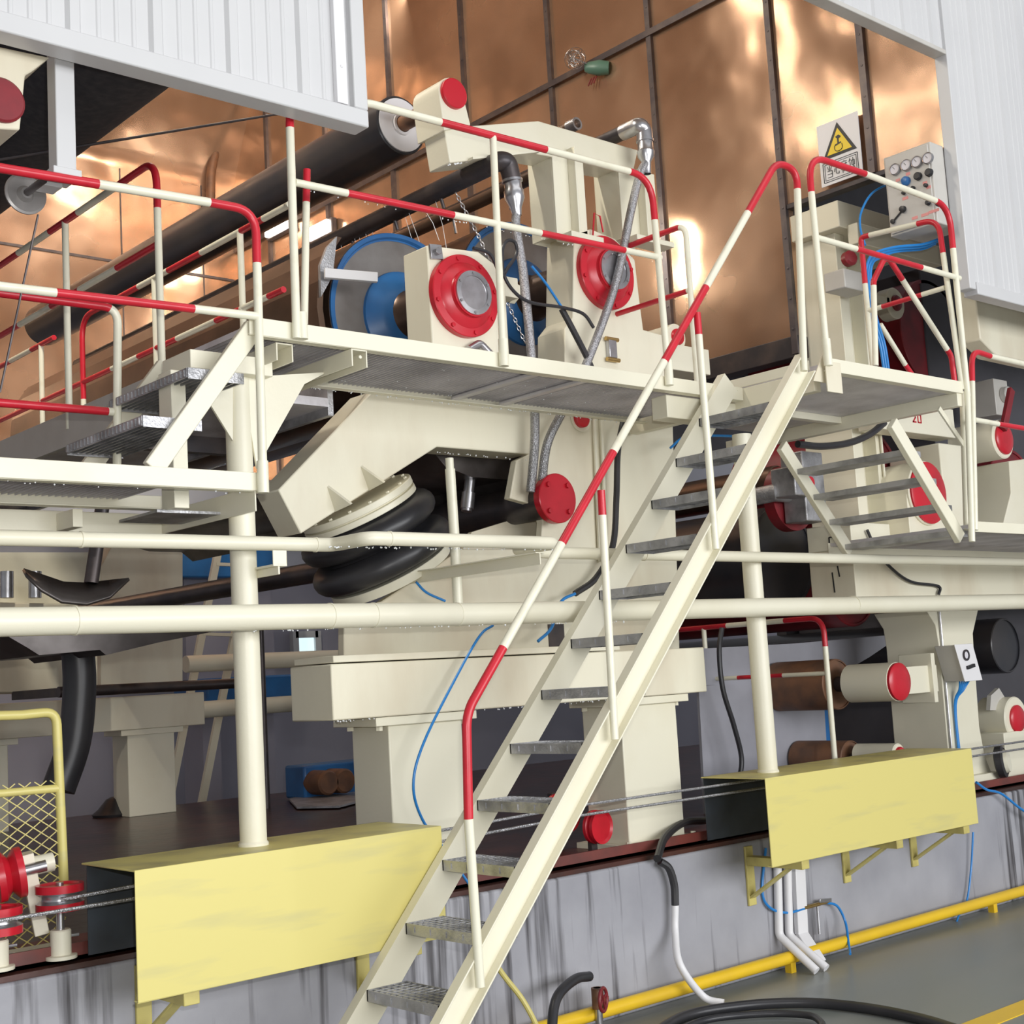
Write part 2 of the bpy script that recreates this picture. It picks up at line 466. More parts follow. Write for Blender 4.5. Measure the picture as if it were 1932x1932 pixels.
for y in (5.51, 6.60, 7.68, 8.76, 9.84, 10.92, 12.0):
    mb = MB(); mb.box(HX - 0.03, HX, y - 0.023, y + 0.023, hz(3.70), 9.4)
    for k in range(26):
        z = 3.8 + k * 0.21
        mb.lathe((HX - 0.03, y, z), (-1, 0, 0), [(0.008, 0), (0.008, 0.004), (0, 0.006)], 8)
    struct(mb.build('trim_%d' % n, 'batten')); n += 1
mb = MB(); mb.box(HX - 0.03, HX, 4.775, 4.825, NZ, 9.4)
for k in range(22):
    mb.lathe((HX - 0.03, 4.80, 4.75 + k * 0.21), (-1, 0, 0), [(0.008, 0), (0.008, 0.004), (0, 0.006)], 8)
struct(mb.build('trim_%d' % n, 'batten')); n += 1
mb = MB(); mb.box(HX - 0.04, HX - 0.031, 4.34, 12.7, hz(6.455), hz(6.505))
struct(mb.build('trim_%d' % n, 'batten')); n += 1
mb = MB(); mb.box(HX - 0.02, HX + 0.10, NY, 12.7, hz(3.68), zlo)
struct(mb.build('trim_%d' % n, 'dark_steel', bevel=0.005)); n += 1
mb = MB(); mb.box(HX - 0.02, HX + 0.06, 4.32, NY, NZ - 0.035, NZ)
struct(mb.build('trim_%d' % n, 'dark_steel', bevel=0.004)); n += 1
for zz in (5.99,):
    mb = MB(); mb.box(-4, HX - 0.05, 12.685, 12.70, zz - 0.012, zz + 0.012)
    struct(mb.build('trim_%d' % n, 'batten')); n += 1
for xx in (6.18, 4.9, 7.1):
    mb = MB(); mb.box(xx - 0.006, xx + 0.006, 12.692, 12.70, 3.84, 6.98)
    struct(mb.build('trim_%d' % n, 'batten')); n += 1

mb = MB(); mb.box(-4, HX, 4.32, 12.6, 8.6, 8.65)
struct(mb.build('ceiling', 'copper'))

# corrugated white hood front
HY = 4.22
def corrugated(x0, x1, z0, z1):
    """ribbed sheet: a broad rib every 0.3 m with fine flutes between"""
    unit = [(0, 0), (0.012, -0.016), (0.045, -0.016), (0.057, 0), (0.11, 0), (0.115, -0.004), (0.125, -0.004), (0.13, 0),
            (0.175, 0), (0.18, -0.004), (0.19, -0.004), (0.195, 0), (0.24, 0), (0.245, -0.004), (0.255, -0.004), (0.26, 0)]
    prof = []
    x = x0
    while x < x1:
        for a, b in unit:
            if x + a < x1: prof.append((x + a, HY + 0.02 + b))
        x += 0.305
    prof.append((x1, HY + 0.02))
    mb = MB()
    for k in range(len(prof) - 1):
        (a, b), (c, d) = prof[k], prof[k + 1]
        mb.face([(a, b, z0), (c, d, z0), (c, d, z1), (a, b, z1)])
    mb.box(x0, x1, HY + 0.04, HY + 0.08, z0, z1)
    return mb
# left canopy
CX, CZ = 3.10, 3.765
w = corrugated(-3.0, CX - 0.03, CZ + 0.03, 8.0).build('wall_front', 'white', sharp=20); struct(w)
mb = MB(); mb.box(-3.0, CX, HY - 0.012, HY + 0.085, CZ, CZ + 0.07)
mb.build('bottom_trim', 'white', w, bevel=0.006)
mb = MB(); mb.box(CX - 0.065, CX, HY - 0.012, HY + 0.085, CZ + 0.07, 8.0)
mb.build('edge_trim', 'white', w, bevel=0.006)
mb = MB(); mb.box(CX - 0.14, CX - 0.09, HY - 0.006, HY + 0.02, CZ + 0.075, 8.0)
for k in range(8):
    mb.lathe((CX - 0.115, HY - 0.006, 3.99 + 0.42 * k), (0, -1, 0), [(0.008, 0), (0.006, 0.004), (0, 0.005)], 8)
mb.build('flashing_strip', 'white_plain', w, bevel=0.003)
# lintel over the opening
w = corrugated(CX, HX, hz(5.38), 8.0).build('wall_front', 'white', sharp=20); struct(w)
mb = MB(); mb.box(CX, HX, HY, HY + 0.085, hz(5.355), hz(5.385))
mb.build('bottom_trim', 'cabinet', w, bevel=0.004)
# right wall panel
w = corrugated(HX + 0.03, 14.0, hz(3.86), 8.0).build('wall_front', 'white', sharp=20); struct(w)
mb = MB(); mb.box(HX, HX + 0.07, HY - 0.004, HY + 0.085, hz(3.83), 8.0)
mb.build('edge_trim', 'white', w, bevel=0.006)
mb = MB(); mb.box(HX + 0.07, 14.0, HY - 0.012, HY + 0.085, hz(3.80), hz(3.88))
mb.build('bottom_trim', 'white', w, bevel=0.006)

# ================================================================== FLOOR PIPE, GUARDS ON THE PLINTH
mb = MB(); mb.tube([(1.0, 4.70, 0.075), (14, 4.70, 0.075)], 0.032, 16)
for x in (2.2, 4.2, 5.9, 7.9):
    mb.box(x - 0.02, x + 0.02, 4.68, 4.72, 0, 0.06)
tag(mb.build('gas_pipe', 'yellow_pipe'), 'yellow pipe running along the foot of the concrete plinth', 'pipe')

def guard(x0, x1, lab, brk):
    g = thing('pulley_guard', lab, 'cable guard', (x0, 4.6, 0.6), 'yellow cable guards on the plinth')
    t = 0.006; y0, y1, zt, zb = 4.38, 4.80, 1.04, 0.615
    mb = MB()
    mb.box(x0, x1, y0, y0 + t, zb, zt); mb.box(x0, x1, y0 + t, y0 + 0.03, zb, zb + t)
    mb.build('front_plate', 'yellow', g, bevel=0.002)
    mb = MB(); mb.box(x0, x1, y0 + t, y1 - 0.004, zt - t, zt)
    mb.build('top_plate', 'yellow_dirty', g, bevel=0.002)
    mb = MB(); mb.box(x0 + 0.02, x1, y1 - 0.004, y1, 0.72, zt)
    mb.build('back_plate', 'guard_inside', g)
    for x in brk:
        mb = MB()
        mb.box(x - 0.03, x + 0.03, 4.765, 4.779, 0.36, 0.66)
        mb.box(x - 0.03, x + 0.03, y0 + 0.03, 4.765, zb - 0.05, zb - 0.004)
        mb.bar((x, 4.77, 0.40), (x, 4.50, zb - 0.045), 0.05, 0.012, (1, 0, 0))
        mb.build('bracket', 'olive_yellow', g, bevel=0.003)
    return g
guard(2.12, 3.41, 'yellow sheet metal cable guard on plinth under the round post, behind foot of stairs', (2.33, 3.28))
guard(5.42, 7.30, 'longer yellow sheet metal cable guard right of the stairs, open black end', (5.72, 6.55, 7.22))

# wire ropes through both guards
for z, lab in ((1.0, 'upper steel wire rope running through the yellow guards'), (0.955, 'lower steel wire rope running through the yellow guards')):
    a = (1.0, 4.62, z - 0.045) if z < 0.98 else tuple(VY(113, 1692, 4.86) + Vector((-.03, -.078, 0)))
    mb = MB(); mb.tube([a, (2.3, 4.62, z - 0.04), (4.4, 4.62, z + 0.01), (12, 4.62, z + 0.0)], 0.0065, 8)
    tag(mb.build('wire_rope', 'braid'), lab, 'rope', 'wire ropes along the plinth')

# ================================================================== ROUND POSTS AND THE TWO LONG PIPES
for x, lab in ((2.70, 'round cream support post of the left walkway, standing on the left yellow guard'),
               (5.72, 'round cream support post behind the stairs, standing on the right yellow guard')):
    p = thing('support_post', lab, 'post', (x, 4.6, 1.04), 'round walkway posts')
    mb = MB(); mb.tube([(x, 4.6, 1.04), (x, 4.6, 2.80)], 0.05, 28)
    mb.build('post_shaft', 'cream', p)
    mb = MB(); mb.lathe((x, 4.6, 1.04), (0, 0, 1), [(0.0, 0), (0.056, 0), (0.056, 0.008), (0.05, 0.016)], 28)
    mb.build('foot_ring', 'cream', p)

def pipe_with_bands(name, pts, r, rad, lab, joints):
    t = thing(name, lab, 'pipe', pts[0])
    mb = MB(); mb.tube(fillet(pts, rad, 8), r, 24); mb.build('pipe_run', 'cream', t)
    for p, d in joints:
        mb = MB(); d = Vector(d).normalized()
        mb.tube([Vector(p) - d * 0.004, Vector(p) + d * 0.004], r + 0.0025, 24)
        mb.build('weld_ring', 'cream', t)
    return t
z = 1.872
pipe_with_bands('water_pipe', [(0.9, 4.42, z), (3.30, 4.42, z), (3.62, 4.47, z), (13, 4.47, z + 0.03)], 0.0475, 0.2,
                'thick cream pipe, the lower of the two long pipes across the machine front',
                [((1.95, 4.42, z), (1, 0, 0)), ((2.96, 4.42, z), (1, 0, 0)), ((3.16, 4.42, z), (1, 0, 0)), ((3.62, 4.47, z), (1, 0, 0)), ((6.4, 4.47, z + .012), (1, 0, 0))])
z = 2.150
pipe_with_bands('water_pipe', [(0.9, 4.47, z), (3.02, 4.47, z), (3.02, 4.235, z), (3.985, 4.235, z), (3.985, 4.50, z), (4.2, 4.50, z - 0.01), (13, 4.50, z - 0.01)], 0.027, 0.05,
                'slimmer cream pipe with a forward offset, the upper of the two long pipes',
                [((2.0, 4.47, z), (1, 0, 0)), ((2.94, 4.47, z), (1, 0, 0)), ((3.12, 4.235, z), (1, 0, 0)), ((4.8, 4.50, z - .01), (1, 0, 0))])
a = VY(857, 1005, 4.85); b = VY(849, 885, 4.85)
mb = MB(); mb.tube([a + Vector((0, 0, -0.35)), a, b], 0.023, 18); mb.tube([b, b + Vector((0, 0, 0.05))], 0.019, 14)
tag(mb.build('riser_pipe', 'rail_white'), 'short white riser pipe standing behind the offset pipe under the tray', 'pipe')
mb = MB()
a = VY(474, 1060, 4.60); b = VY(520, 1045, 4.42)
mb.box(2.72, 2.78, 4.42, 4.58, 2.06, 2.068); mb.box(2.72, 2.78, 4.42, 4.426, 2.068, 2.12); mb.box(2.74, 2.748, 4.42, 4.58, 2.03, 2.06)
tag(mb.build('pipe_bracket', 'cream', bevel=0.002), 'small angle bracket on the left round post carrying the upper pipe', 'bracket')
mb = MB()
a = VY(1013, 1045, 4.27); b = VX(888, 1062, a.x)
mb.bar((a.x, 4.25, 2.085), (a.x, 5.19, 2.085), 0.05, 0.006, (0, 0, 1)); mb.bar((a.x, 4.25, 2.11), (a.x, 5.19, 2.11), 0.05, 0.006, (1, 0, 0))
tag(mb.build('pipe_bracket', 'cream', bevel=0.002), 'long angle bracket reaching out from the press frame to the offset pipe', 'bracket')

# ================================================================== STEEL STAIRCASE
SY0, SY1 = 3.85, 4.37
st = thing('steel_staircase', 'steep cream steel staircase with grated treads and a red and white handrail', 'stairs', (2.6, 4.1, 0))
sd = Vector((0.6735, 0, 0.7392)); sn = Vector((0.7392, 0, -0.6735))
NOSE0 = Vector((2.984, 0, 0.503))
def nose(t): return NOSE0 + sd * t
def stringer(y, side):
    t0 = -NOSE0.z / sd.z; t1 = 3.42
    w, fl, th = 0.118, 0.048, 0.007
    mb = MB()
    a = nose(t0); b = nose(t1)
    a1 = a + sn * w; b1 = b + sn * w
    # cut the foot level with the floor
    a1 = a1 - sd * (a1.z / sd.z)
    def Y(p, yy): return Vector((p.x, yy, p.z))
    mb.prism([Y(a, y), Y(b, y), Y(b1, y), Y(a1, y)], (0, th * side, 0))
    for p, q, off in ((a, b, sn * th), (a1 - sn * th, b1 - sn * th, sn * th)):
        mb.prism([Y(p, y), Y(q, y), Y(q + off, y), Y(p + off, y)], (0, fl * side, 0))
    return mb
stringer(SY0 + 0.045, -1).build('stringer', 'cream', st, bevel=0.002)
stringer(SY1 - 0.045, 1).build('stringer', 'cream', st, bevel=0.002)
for k in range(-2, 12):
    n0 = nose(k * 0.2807)
    mb = MB()
    y0, y1, z = SY0 + 0.047, SY1 - 0.047, n0.z
    mb.box(n0.x, n0.x + 0.006, y0, y1, z - 0.04, z)
    mb.box(n0.x + 0.174, n0.x + 0.18, y0, y1, z - 0.04, z)
    mb.box(n0.x, n0.x + 0.18, y0, y0 + 0.006, z - 0.04, z); mb.box(n0.x, n0.x + 0.18, y1 - 0.006, y1, z - 0.04, z)
    for j in range(1, 12):
        mb.box(n0.x + 0.004, n0.x + 0.176, y0 + j * (y1 - y0) / 12 - 0.002, y0 + j * (y1 - y0) / 12 + 0.002, z - 0.03, z)
    for j in range(1, 6):
        mb.box(n0.x + j * 0.03 - 0.006, n0.x + j * 0.03 + 0.006, y0, y1, z - 0.022, z - 0.002)
    for j in range(4):
        yy = y0 + 0.09 + j * 0.095
        mb.box(n0.x - 0.003, n0.x + 0.002, yy - 0.004, yy + 0.004, z - 0.03, z - 0.008)
    mb.build('tread', 'galv', st)
yh = SY0 - 0.005
H = lambda px, py: VY(px, py, yh)
rail_part('handrail', st, [H(906, 1862), H(884, 1545), H(880, 1345), H(1465, 305), H(1503, 322), H(1517, 700)],
          [H(885, 1545), H(955, 1228), H(1065, 1032), H(1161, 858), H(1256, 686), H(1335, 546), H(1413, 405), H(1506, 358)], 0, 0.0172, 0.17)
rail_part('handrail_post', st, [H(1160, 1395), H(1134, 925)], [H(1137, 972)], 0, 0.016)
rail_part('handrail_post', st, [H(1351, 1036), H(1315, 590)], [H(1321, 632)], 0, 0.016)

# ================================================================== UPPER WALKWAY
DZ = 2.97
PY = 4.36
def grating(x0, x1, y0, y1, z, t=0.03, n=None):
    mb = MB()
    mb.box(x0, x1, y0, y1, z - 0.014, z - 0.004)
    n = n or int((x1 - x0) / 0.025)
    for k in range(n + 1):
        x = x0 + (x1 - x0) * k / n
        mb.box(x - 0.002, x + 0.002, y0 + .001, y1 - .001, z - 0.022, z)
    return mb
wk = thing('upper_walkway', 'upper cream edged grated walkway crossing in front of the press rolls', 'walkway', (4.0, 4.7, DZ - 0.06))
grating(2.66, 5.44, PY + 0.01, 5.06, DZ, 0.03).build('deck_grating', 'grate', wk)
mb = MB(); mb.box(2.62, 5.46, PY, PY + 0.006, DZ - 0.055, DZ + 0.012); mb.box(2.62, 5.46, PY + .006, PY + 0.05, DZ - 0.055, DZ - 0.049)
mb.build('edge_angle', 'cream', wk, bevel=0.002)
mb = MB(); mb.box(2.70, 5.46, 5.06, 5.066, DZ - 0.05, DZ + 0.0); mb.box(2.70, 5.46, 5.02, 5.06, DZ - 0.05, DZ - 0.044)
mb.build('edge_angle', 'cream', wk, bevel=0.002)
for x in (4.12, 4.42):
    mb = MB(); mb.box(x - 0.02, x + 0.02, PY + 0.05, 5.02, DZ - 0.045, DZ - 0.031); mb.build('joist', 'grate', wk, bevel=0.002)
def channel_y(x, y0, y1, z1, w=0.075, h=0.07, t=0.006):
    mb = MB()
    mb.box(x - w / 2, x - w / 2 + t, y0, y1, z1 - h, z1); mb.box(x + w / 2 - t, x + w / 2, y0, y1, z1 - h, z1)
    mb.box(x - w / 2 + t, x + w / 2 - t, y0, y1, z1 - t, z1)
    return mb
mb = channel_y(3.11, PY + 0.0, 5.12, DZ - 0.058)
mb.lathe((3.11, PY - 0.001, DZ - 0.09), (0, -1, 0), [(0.008, 0), (0.008, 0.006), (0, 0.006)], 6)
mb.build('support_channel', 'cream', wk, bevel=0.002)
mb = channel_y(2.80, PY + 0.05, 5.12, DZ - 0.058); mb.build('support_channel', 'cream', wk, bevel=0.002)
# gussets on the left post carrying the channels
mb = MB(); mb.prism([(2.70, 4.56, 2.80), (3.09, 4.56, 2.86), (2.98, 4.56, 2.80), (2.75, 4.56, 2.45)], (0, 0.01, 0)); mb.build('gusset', 'cream', wk)
mb = MB(); mb.prism([(2.66, 4.56, 2.80), (2.48, 4.56, 2.80), (2.65, 4.56, 2.55)], (0, 0.01, 0)); mb.build('gusset', 'cream', wk)
mb = MB(); mb.box(2.45, 2.80, 4.50, 4.72, 2.80, 2.87); mb.build('head_beam', 'cream', wk, bevel=0.003)
yr = PY - 0.018
H = lambda px, py: VY(px, py, yr)
wr = thing('walkway_railing', 'red and white railing along the front edge of the upper walkway', 'railing', (3.85, yr, DZ))
rail_part('top_rail', wr, [(H(560, 640).x, yr, H(571, 640).z), H(545, 180), H(700, 196), H(1228, 334), H(1263, 725)],
          [H(545, 241), H(640, 175), H(831, 229), H(1030, 282), H(1187, 322), H(1243, 417)], 0)
rail_part('mid_rail', wr, [H(556, 344), H(1246, 486)], [H(655, 365), H(855, 404), H(1020, 438), H(1178, 471)], 0, 0.015)
rail_part('post', wr, [H(930, 256), H(950, 690)], [], 0, 0.016)
for p, q in (((949, 640), (951, 691)), ((568, 590), (571, 640)), ((1260, 680), (1263, 727))):
    mb = MB(); mb.tube([H(*p), H(*q)], 0.0215, 16); mb.build('post_socket', 'rail_white', wr)
H = lambda px, py: VY(px, py, PY + 0.12)
pl = rail_part('railing_pole', None, [H(579, 320), H(574, 612)], [H(578, 382)], 1, 0.015)
tag(pl, 'lone leaning pole with red tip beside left end post of the upper railing', 'pole')

# ================================================================== RIGHT STAIR-HEAD PLATFORM
RX0, RX1, RY0, RY1, RZ = 5.47, 6.68, 3.85, 5.16, 3.03
pf = thing('stair_head_platform', 'projecting cream platform at the head of the staircase', 'platform', (6.0, 4.4, RZ - 0.14))
mb = MB(); mb.box(RX0 + 0.01, RX1 - 0.01, RY0 + 0.01, RY1, RZ - 0.06, RZ - 0.045)
for k in range(12):
    x = RX0 + 0.06 + k * 0.1
    mb.box(x - 0.003, x + 0.003, RY0 + 0.02, RY1, RZ - 0.045, RZ - 0.012)
mb.build('deck_plate', 'grate', pf)
mb = MB(); mb.box(RX0, RX1, RY0, RY0 + 0.006, RZ - 0.062, RZ); mb.box(RX0, RX1, RY0, RY0 + 0.05, RZ - 0.066, RZ - 0.060)
mb.build('edge_angle', 'cream', pf, bevel=0.002)
mb = MB(); mb.box(RX0 - 0.006, RX0, RY0 + 0.10, RY1 - 0.6, RZ - 0.045, RZ + 0.005)
mb.build('edge_angle', 'cream', pf, bevel=0.002)
mb = MB(); mb.box(RX0 - 0.004, RX0 + 0.05, RY0 + 0.08, RY1, RZ - 0.15, RZ - 0.05)
mb.build('side_channel', 'cream_worn', pf, bevel=0.003)
mb = MB(); mb.box(RX1 - 0.05, RX1, RY0 + 0.01, RY1 + 0.3, RZ - 0.135, RZ - 0.06)
mb.build('side_channel', 'cream', pf, bevel=0.003)
mb = MB(); mb.box(RX0 + 0.05, RX1 - 0.05, 4.60, 4.65, RZ - 0.10, RZ - 0.06)
mb.build('joist', 'cream', pf, bevel=0.003)
mb = MB(); mb.box(RX0 - 0.02, RX0 + 0.10, RY0 - 0.008, RY0, RZ - 0.17, RZ - 0.02)
mb.prism([(RX0 - 0.09, RY0 + 0.02, RZ - 0.12), (RX0 + 0.01, RY0 + 0.02, RZ + 0.03), (RX0 + 0.01, RY0 + 0.02, RZ - 0.12)], (0, 0.008, 0))
mb.build('corner_gusset', 'cream_worn', pf, bevel=0.002)
# cross beam from stairs back to the press
mb = MB(); mb.box(4.95, RX0, 4.42, 4.52, DZ - 0.17, DZ - 0.058); mb.build('cross_beam', 'cream', pf, bevel=0.004)

yr = RY0 - 0.014
H = lambda px, py: VY(px, py, yr)
rr = thing('platform_railing', 'red and white railing around the stair-head platform', 'railing', (RX1, RY0, RZ))
rail_part('top_rail', rr, [H(1562, 690), H(1524, 292), H(1632, 328), H(1790, 388), H(1826, 748)],
          [H(1532, 363), H(1632, 328), H(1765, 379), H(1801, 470)], 0)
rail_part('mid_rail', rr, [H(1540, 448), H(1810, 525)], [H(1615, 467), H(1738, 504)], 0, 0.015)
mb = MB(); mb.tube([H(1558, 640), H(1563, 690)], 0.0215, 16); mb.build('post_socket', 'rail_white', rr)
mb = MB(); mb.tube([H(1825, 735), H(1834, 1022)], 0.0165, 14); mb.build('leg', 'rail_white', rr)
G = lambda px, py: VX(px, py, RX1 + 0.005)
rail_part('top_rail', rr, [G(1647, 692), G(1624, 448), G(1640, 444), G(1770, 413), G(1816, 735)],
          [G(1633, 535), G(1641, 450), G(1731, 424), G(1778, 478)], 0, 0.0155, 0.1)
rail_part('mid_rail', rr, [G(1637, 587), G(1782, 543)], [G(1665, 580), G(1740, 556)], 0, 0.014)
# ================================================================== LEFT LOWER WALKWAY AND ITS SMALL STAIR
LZ = 2.385
lw = thing('lower_walkway', 'lower cream edged grated walkway at the left, below the canopy', 'walkway', (1.8, 4.7, LZ - 0.2))
grating(0.2, 2.36, PY + 0.01, 4.93, LZ, 0.03).build('deck_grating', 'grate', lw)
mb = MB(); mb.box(0.2, 2.66, PY, PY + 0.006, LZ - 0.055, LZ + 0.012); mb.box(0.2, 2.66, PY + .006, PY + 0.05, LZ - 0.057, LZ - 0.051)
mb.build('edge_angle', 'cream', lw, bevel=0.002)
mb = MB(); mb.box(0.2, 2.66, 4.93, 4.936, LZ - 0.06, LZ + 0.0); mb.box(0.2, 2.66, 4.88, 4.93, LZ - 0.06, LZ - 0.054)
mb.build('edge_angle', 'cream', lw, bevel=0.002)
mb = MB(); mb.box(2.62, 2.626, PY + 0.006, 5.12, LZ - 0.13, LZ - 0.04); mb.build('end_plate', 'cream', lw, bevel=0.002)
mb = MB(); mb.box(0.2, 2.62, 5.09, 5.12, LZ - 0.13, LZ - 0.05); mb.build('frame_beam', 'cream', lw, bevel=0.002)
for x in (1.55, 2.2):
    mb = MB(); mb.box(x - 0.02, x + 0.02, 4.94, 5.09, LZ - 0.13, LZ - 0.062); mb.build('frame_beam', 'cream', lw, bevel=0.002)
mb = MB(); mb.box(2.36, 2.62, 4.62, 4.93, LZ - 0.11, LZ - 0.10); mb.build('splash_plate', 'galv', lw)
mb = MB(); mb.box(2.40, 2.46, 4.56, 4.66, LZ - 0.10, 2.80); mb.build('prop', 'cream', lw, bevel=0.003)

ms = thing('step_ladder', 'short flight of two wet grated steps between lower and upper walkway at left', 'stairs', (2.3, 4.7, LZ))
a = VY(478, 618, PY + 0.03); b = VY(287, 886, PY + 0.03)
mb = MB(); mb.bar(b, a, 0.03, 0.075, (0, 1, 0)); mb.build('stringer', 'cream', ms, bevel=0.004)
off = Vector((0, 0.70, 0))
mb = MB(); mb.bar(b + off, a + off, 0.03, 0.075, (0, 1, 0)); mb.build('stringer', 'cream', ms, bevel=0.004)
for x0, z in ((2.39, 2.775), (2.21, 2.585)):
    mb = MB(); y0, y1 = PY + 0.05, 5.05
    for k in range(10):
        x = x0 + k * 0.025
        mb.box(x - 0.003, x + 0.003, y0 + .007, y1 - .007, z - 0.035, z)
    mb.box(x0 + .001, x0 + 0.227, y0 + .007, y1 - .007, z - 0.016, z - 0.004)
    mb.box(x0, x0 + 0.228, y0, y0 + 0.006, z - 0.04, z); mb.box(x0, x0 + 0.228, y1 - 0.006, y1, z - 0.04, z)
    for k in range(21):
        y = y0 + 0.02 + k * 0.03
        mb.box(x0 - 0.007, x0, y, y + 0.012, z - 0.03, z - 0.005)
    mb.build('tread', 'galv', ms)

yr = PY - 0.018
H = lambda px, py: VY(px, py, yr)
lr = thing('walkway_railing', 'red and white railing along the front of the lower left walkway', 'railing', (2.6, yr, LZ))
rail_part('top_rail', lr, [H(-160, 279), H(0, 317), H(395, 382), H(482, 398), H(497, 928)], [H(-90, 296), H(185, 344), H(395, 382), H(487, 497)], 0)
rail_part('mid_rail', lr, [H(-160, 512), H(0, 540), H(488, 597)], [H(105, 548), H(365, 578)], 0, 0.0155)
mb = MB(); mb.tube([H(495, 870), H(497, 930)], 0.0215, 16); mb.build('post_socket', 'rail_white', lr)

H = lambda px, py: VY(px, py, 5.0)
br = thing('back_railing', 'dull red railing with pale end bend behind the lower left walkway', 'railing', (2.35, 5.0, LZ))
pb = H(218, 850)
rail_part('top_rail', br, [H(-200, 528), H(0, 553), H(222, 582), (pb.x, 5.0, LZ - 0.03)], [H(208, 580)], 1, 0.0165, 0.06)
rail_part('mid_rail', br, [H(-200, 742), H(0, 760), H(213, 777)], [H(203, 776)], 1, 0.0165)

# ================================================================== CROSS WALKWAY OVER THE MACHINE
cw = thing('cross_walkway', 'long cross walkway running back over the machine under the rolls at left', 'walkway', (3.1, 7.6, 2.8))
mb = MB(); mb.box(2.78, 3.48, 5.14, 10.6, 2.86, 2.90); mb.build('deck_grating', 'grate', cw)
mb = MB(); mb.box(2.75, 2.78, 5.14, 10.6, 2.82, 2.985); mb.build('side_plate', 'cabinet', cw, bevel=0.002)
mb = MB(); mb.box(3.48, 3.51, 5.14, 10.6, 2.82, 2.985); mb.build('side_plate', 'galv', cw, bevel=0.002)
for y in (6.0, 7.4, 8.8):
    mb = MB(); mb.box(2.80, 3.46, y, y + 0.06, 2.78, 2.86); mb.build('joist', 'dark_steel', cw)

def cross_rail(x, near, far, lab, zb, zt, zm, posts, bands, arch=True):
    r = thing('cross_railing', lab, 'railing', (x, near, zb))
    pts = [(x, far, zt), (x, near, zt)]
    if arch: pts.append((x, near, zb))
    sw = [(x, y, zt) for y in bands] + ([(x, near, zt - 0.22)] if arch else [])
    # colour at the far end follows from the number of switches so that the near bend is red
    first = 1 if len(bands) % 2 == 0 else 0
    rail_part('top_rail', r, pts, sw, first, 0.0165, 0.12)
    rail_part('mid_rail', r, [(x, far, zm), (x, near, zm)], [(x, y, zm) for y in bands], first, 0.0155)
    for y in posts:
        mb = MB(); mb.tube([(x, y, zb), (x, y, zt)], 0.0165, 14); mb.build('post', 'rail_white', r)
    return r
cross_rail(2.76, 5.32, 10.4, 'near red and grey railing of the cross walkway with red bend at its end', 2.90, 3.93, 3.55,
           (6.27, 7.6, 9.0, 10.38), (5.72, 6.12, 6.45, 6.85, 7.25, 7.65, 8.05, 8.45, 8.85, 9.25, 9.65))
r_ = thing('cross_railing', 'far red and grey cross walkway railing with a red bend at its far end', 'railing', (3.5, 5.4, 2.9))
BX = 3.5
Bp = lambda px, py: VX(px, py, BX)
zb_, zt_, zm_ = 2.93, 3.895, 3.50
yend = Bp(155, 640).y
ys = [Bp(x, y).y for x, y in ((497, 408), (455, 438), (380, 480), (318, 518), (262, 548))]
rail_part('top_rail', r_, [(BX, 5.42, zt_), (BX, yend, zt_), (BX, yend, zb_)], [(BX, y, zt_) for y in ys] + [(BX, yend, zt_ - .5)], 0, .0165, .14)
ys = [Bp(x, y).y for x, y in ((507, 560), (455, 590), (408, 612), (335, 655), (262, 697), (212, 722))]
rail_part('mid_rail', r_, [(BX, 5.5, zm_), (BX, 9.9, zm_)], [(BX, y, zm_) for y in ys], 1, .0155)
for y in (Bp(455, 500).y, Bp(293, 600).y):
    mb = MB(); mb.tube([(BX, y, zb_), (BX, y, zt_)], 0.0165, 14); mb.build('post', 'rail_white', r_)
r_ = thing('cross_railing', 'distant red and grey railing of the cross walkway, beyond the far red bend', 'railing', (3.5, 8.2, 2.9))
ys = [8.5, 8.85, 9.3, 9.65, 10.1]
rail_part('top_rail', r_, [(BX, 10.4, zt_ - .03), (BX, 8.15, zt_ - .03)], [(BX, y, zt_) for y in ys], 0, .0165, .1)
for y in (8.35, 9.6):
    mb = MB(); mb.tube([(BX, y, zb_), (BX, y, zt_ - .03)], 0.0165, 14); mb.build('post', 'rail_white', r_)
# railing at the right end of the press, on the far edge of the walkway
q_ = VZ(1293, 424, 3.92)
r_ = thing('end_railing', 'short red and cream railing behind the right end of the upper walkway', 'railing', (q_.x, q_.y, 2.97))
Q = lambda px, py: VX(px, py, q_.x)
rail_part('top_rail', r_, [(q_.x, q_.y + 2.2, 3.92), (q_.x, q_.y, 3.92), (q_.x, q_.y, 2.97)], [(q_.x, Q(1250, 440).y, 3.92)] if False else [(q_.x, Q(1283, 428).y, 3.92)], 1, .0155, .07)
zq = Q(1300, 548).z
rail_part('mid_rail', r_, [(q_.x, q_.y + 2.2, zq), (q_.x, q_.y, zq)], [(q_.x, Q(1297, 549).y, zq)], 1, .0145)

# mini stair at the right, going down to the lower right walkway
rs = thing('step_ladder', 'short descending flight with grey treads right of the stair-head platform', 'stairs', (6.5, 4.2, 2.2))
NYs, FYs = 3.92, 4.62
na, nb = VY(1692, 800, NYs), VY(1822, 1018, NYs)
sdir = (nb - na)
n0 = Vector((6.08, 0, 2.77)); n1 = Vector((6.62, 0, 2.19))
for y in (NYs, FYs):
    mb = MB(); a = Vector((n0.x, y, n0.z)); b = Vector((n1.x, y, n1.z))
    mb.bar(a, b, 0.035, 0.075, (0, 1, 0)); mb.build('stringer', 'cream', rs, bevel=0.004)
for k in range(4):
    t = 0.22 + k * 0.235
    p = n0.lerp(n1, t)
    mb = MB()
    mb.box(p.x - 0.02, p.x + 0.15, NYs + 0.018, FYs - 0.018, p.z - 0.03, p.z)
    mb.build('tread', 'galv', rs)
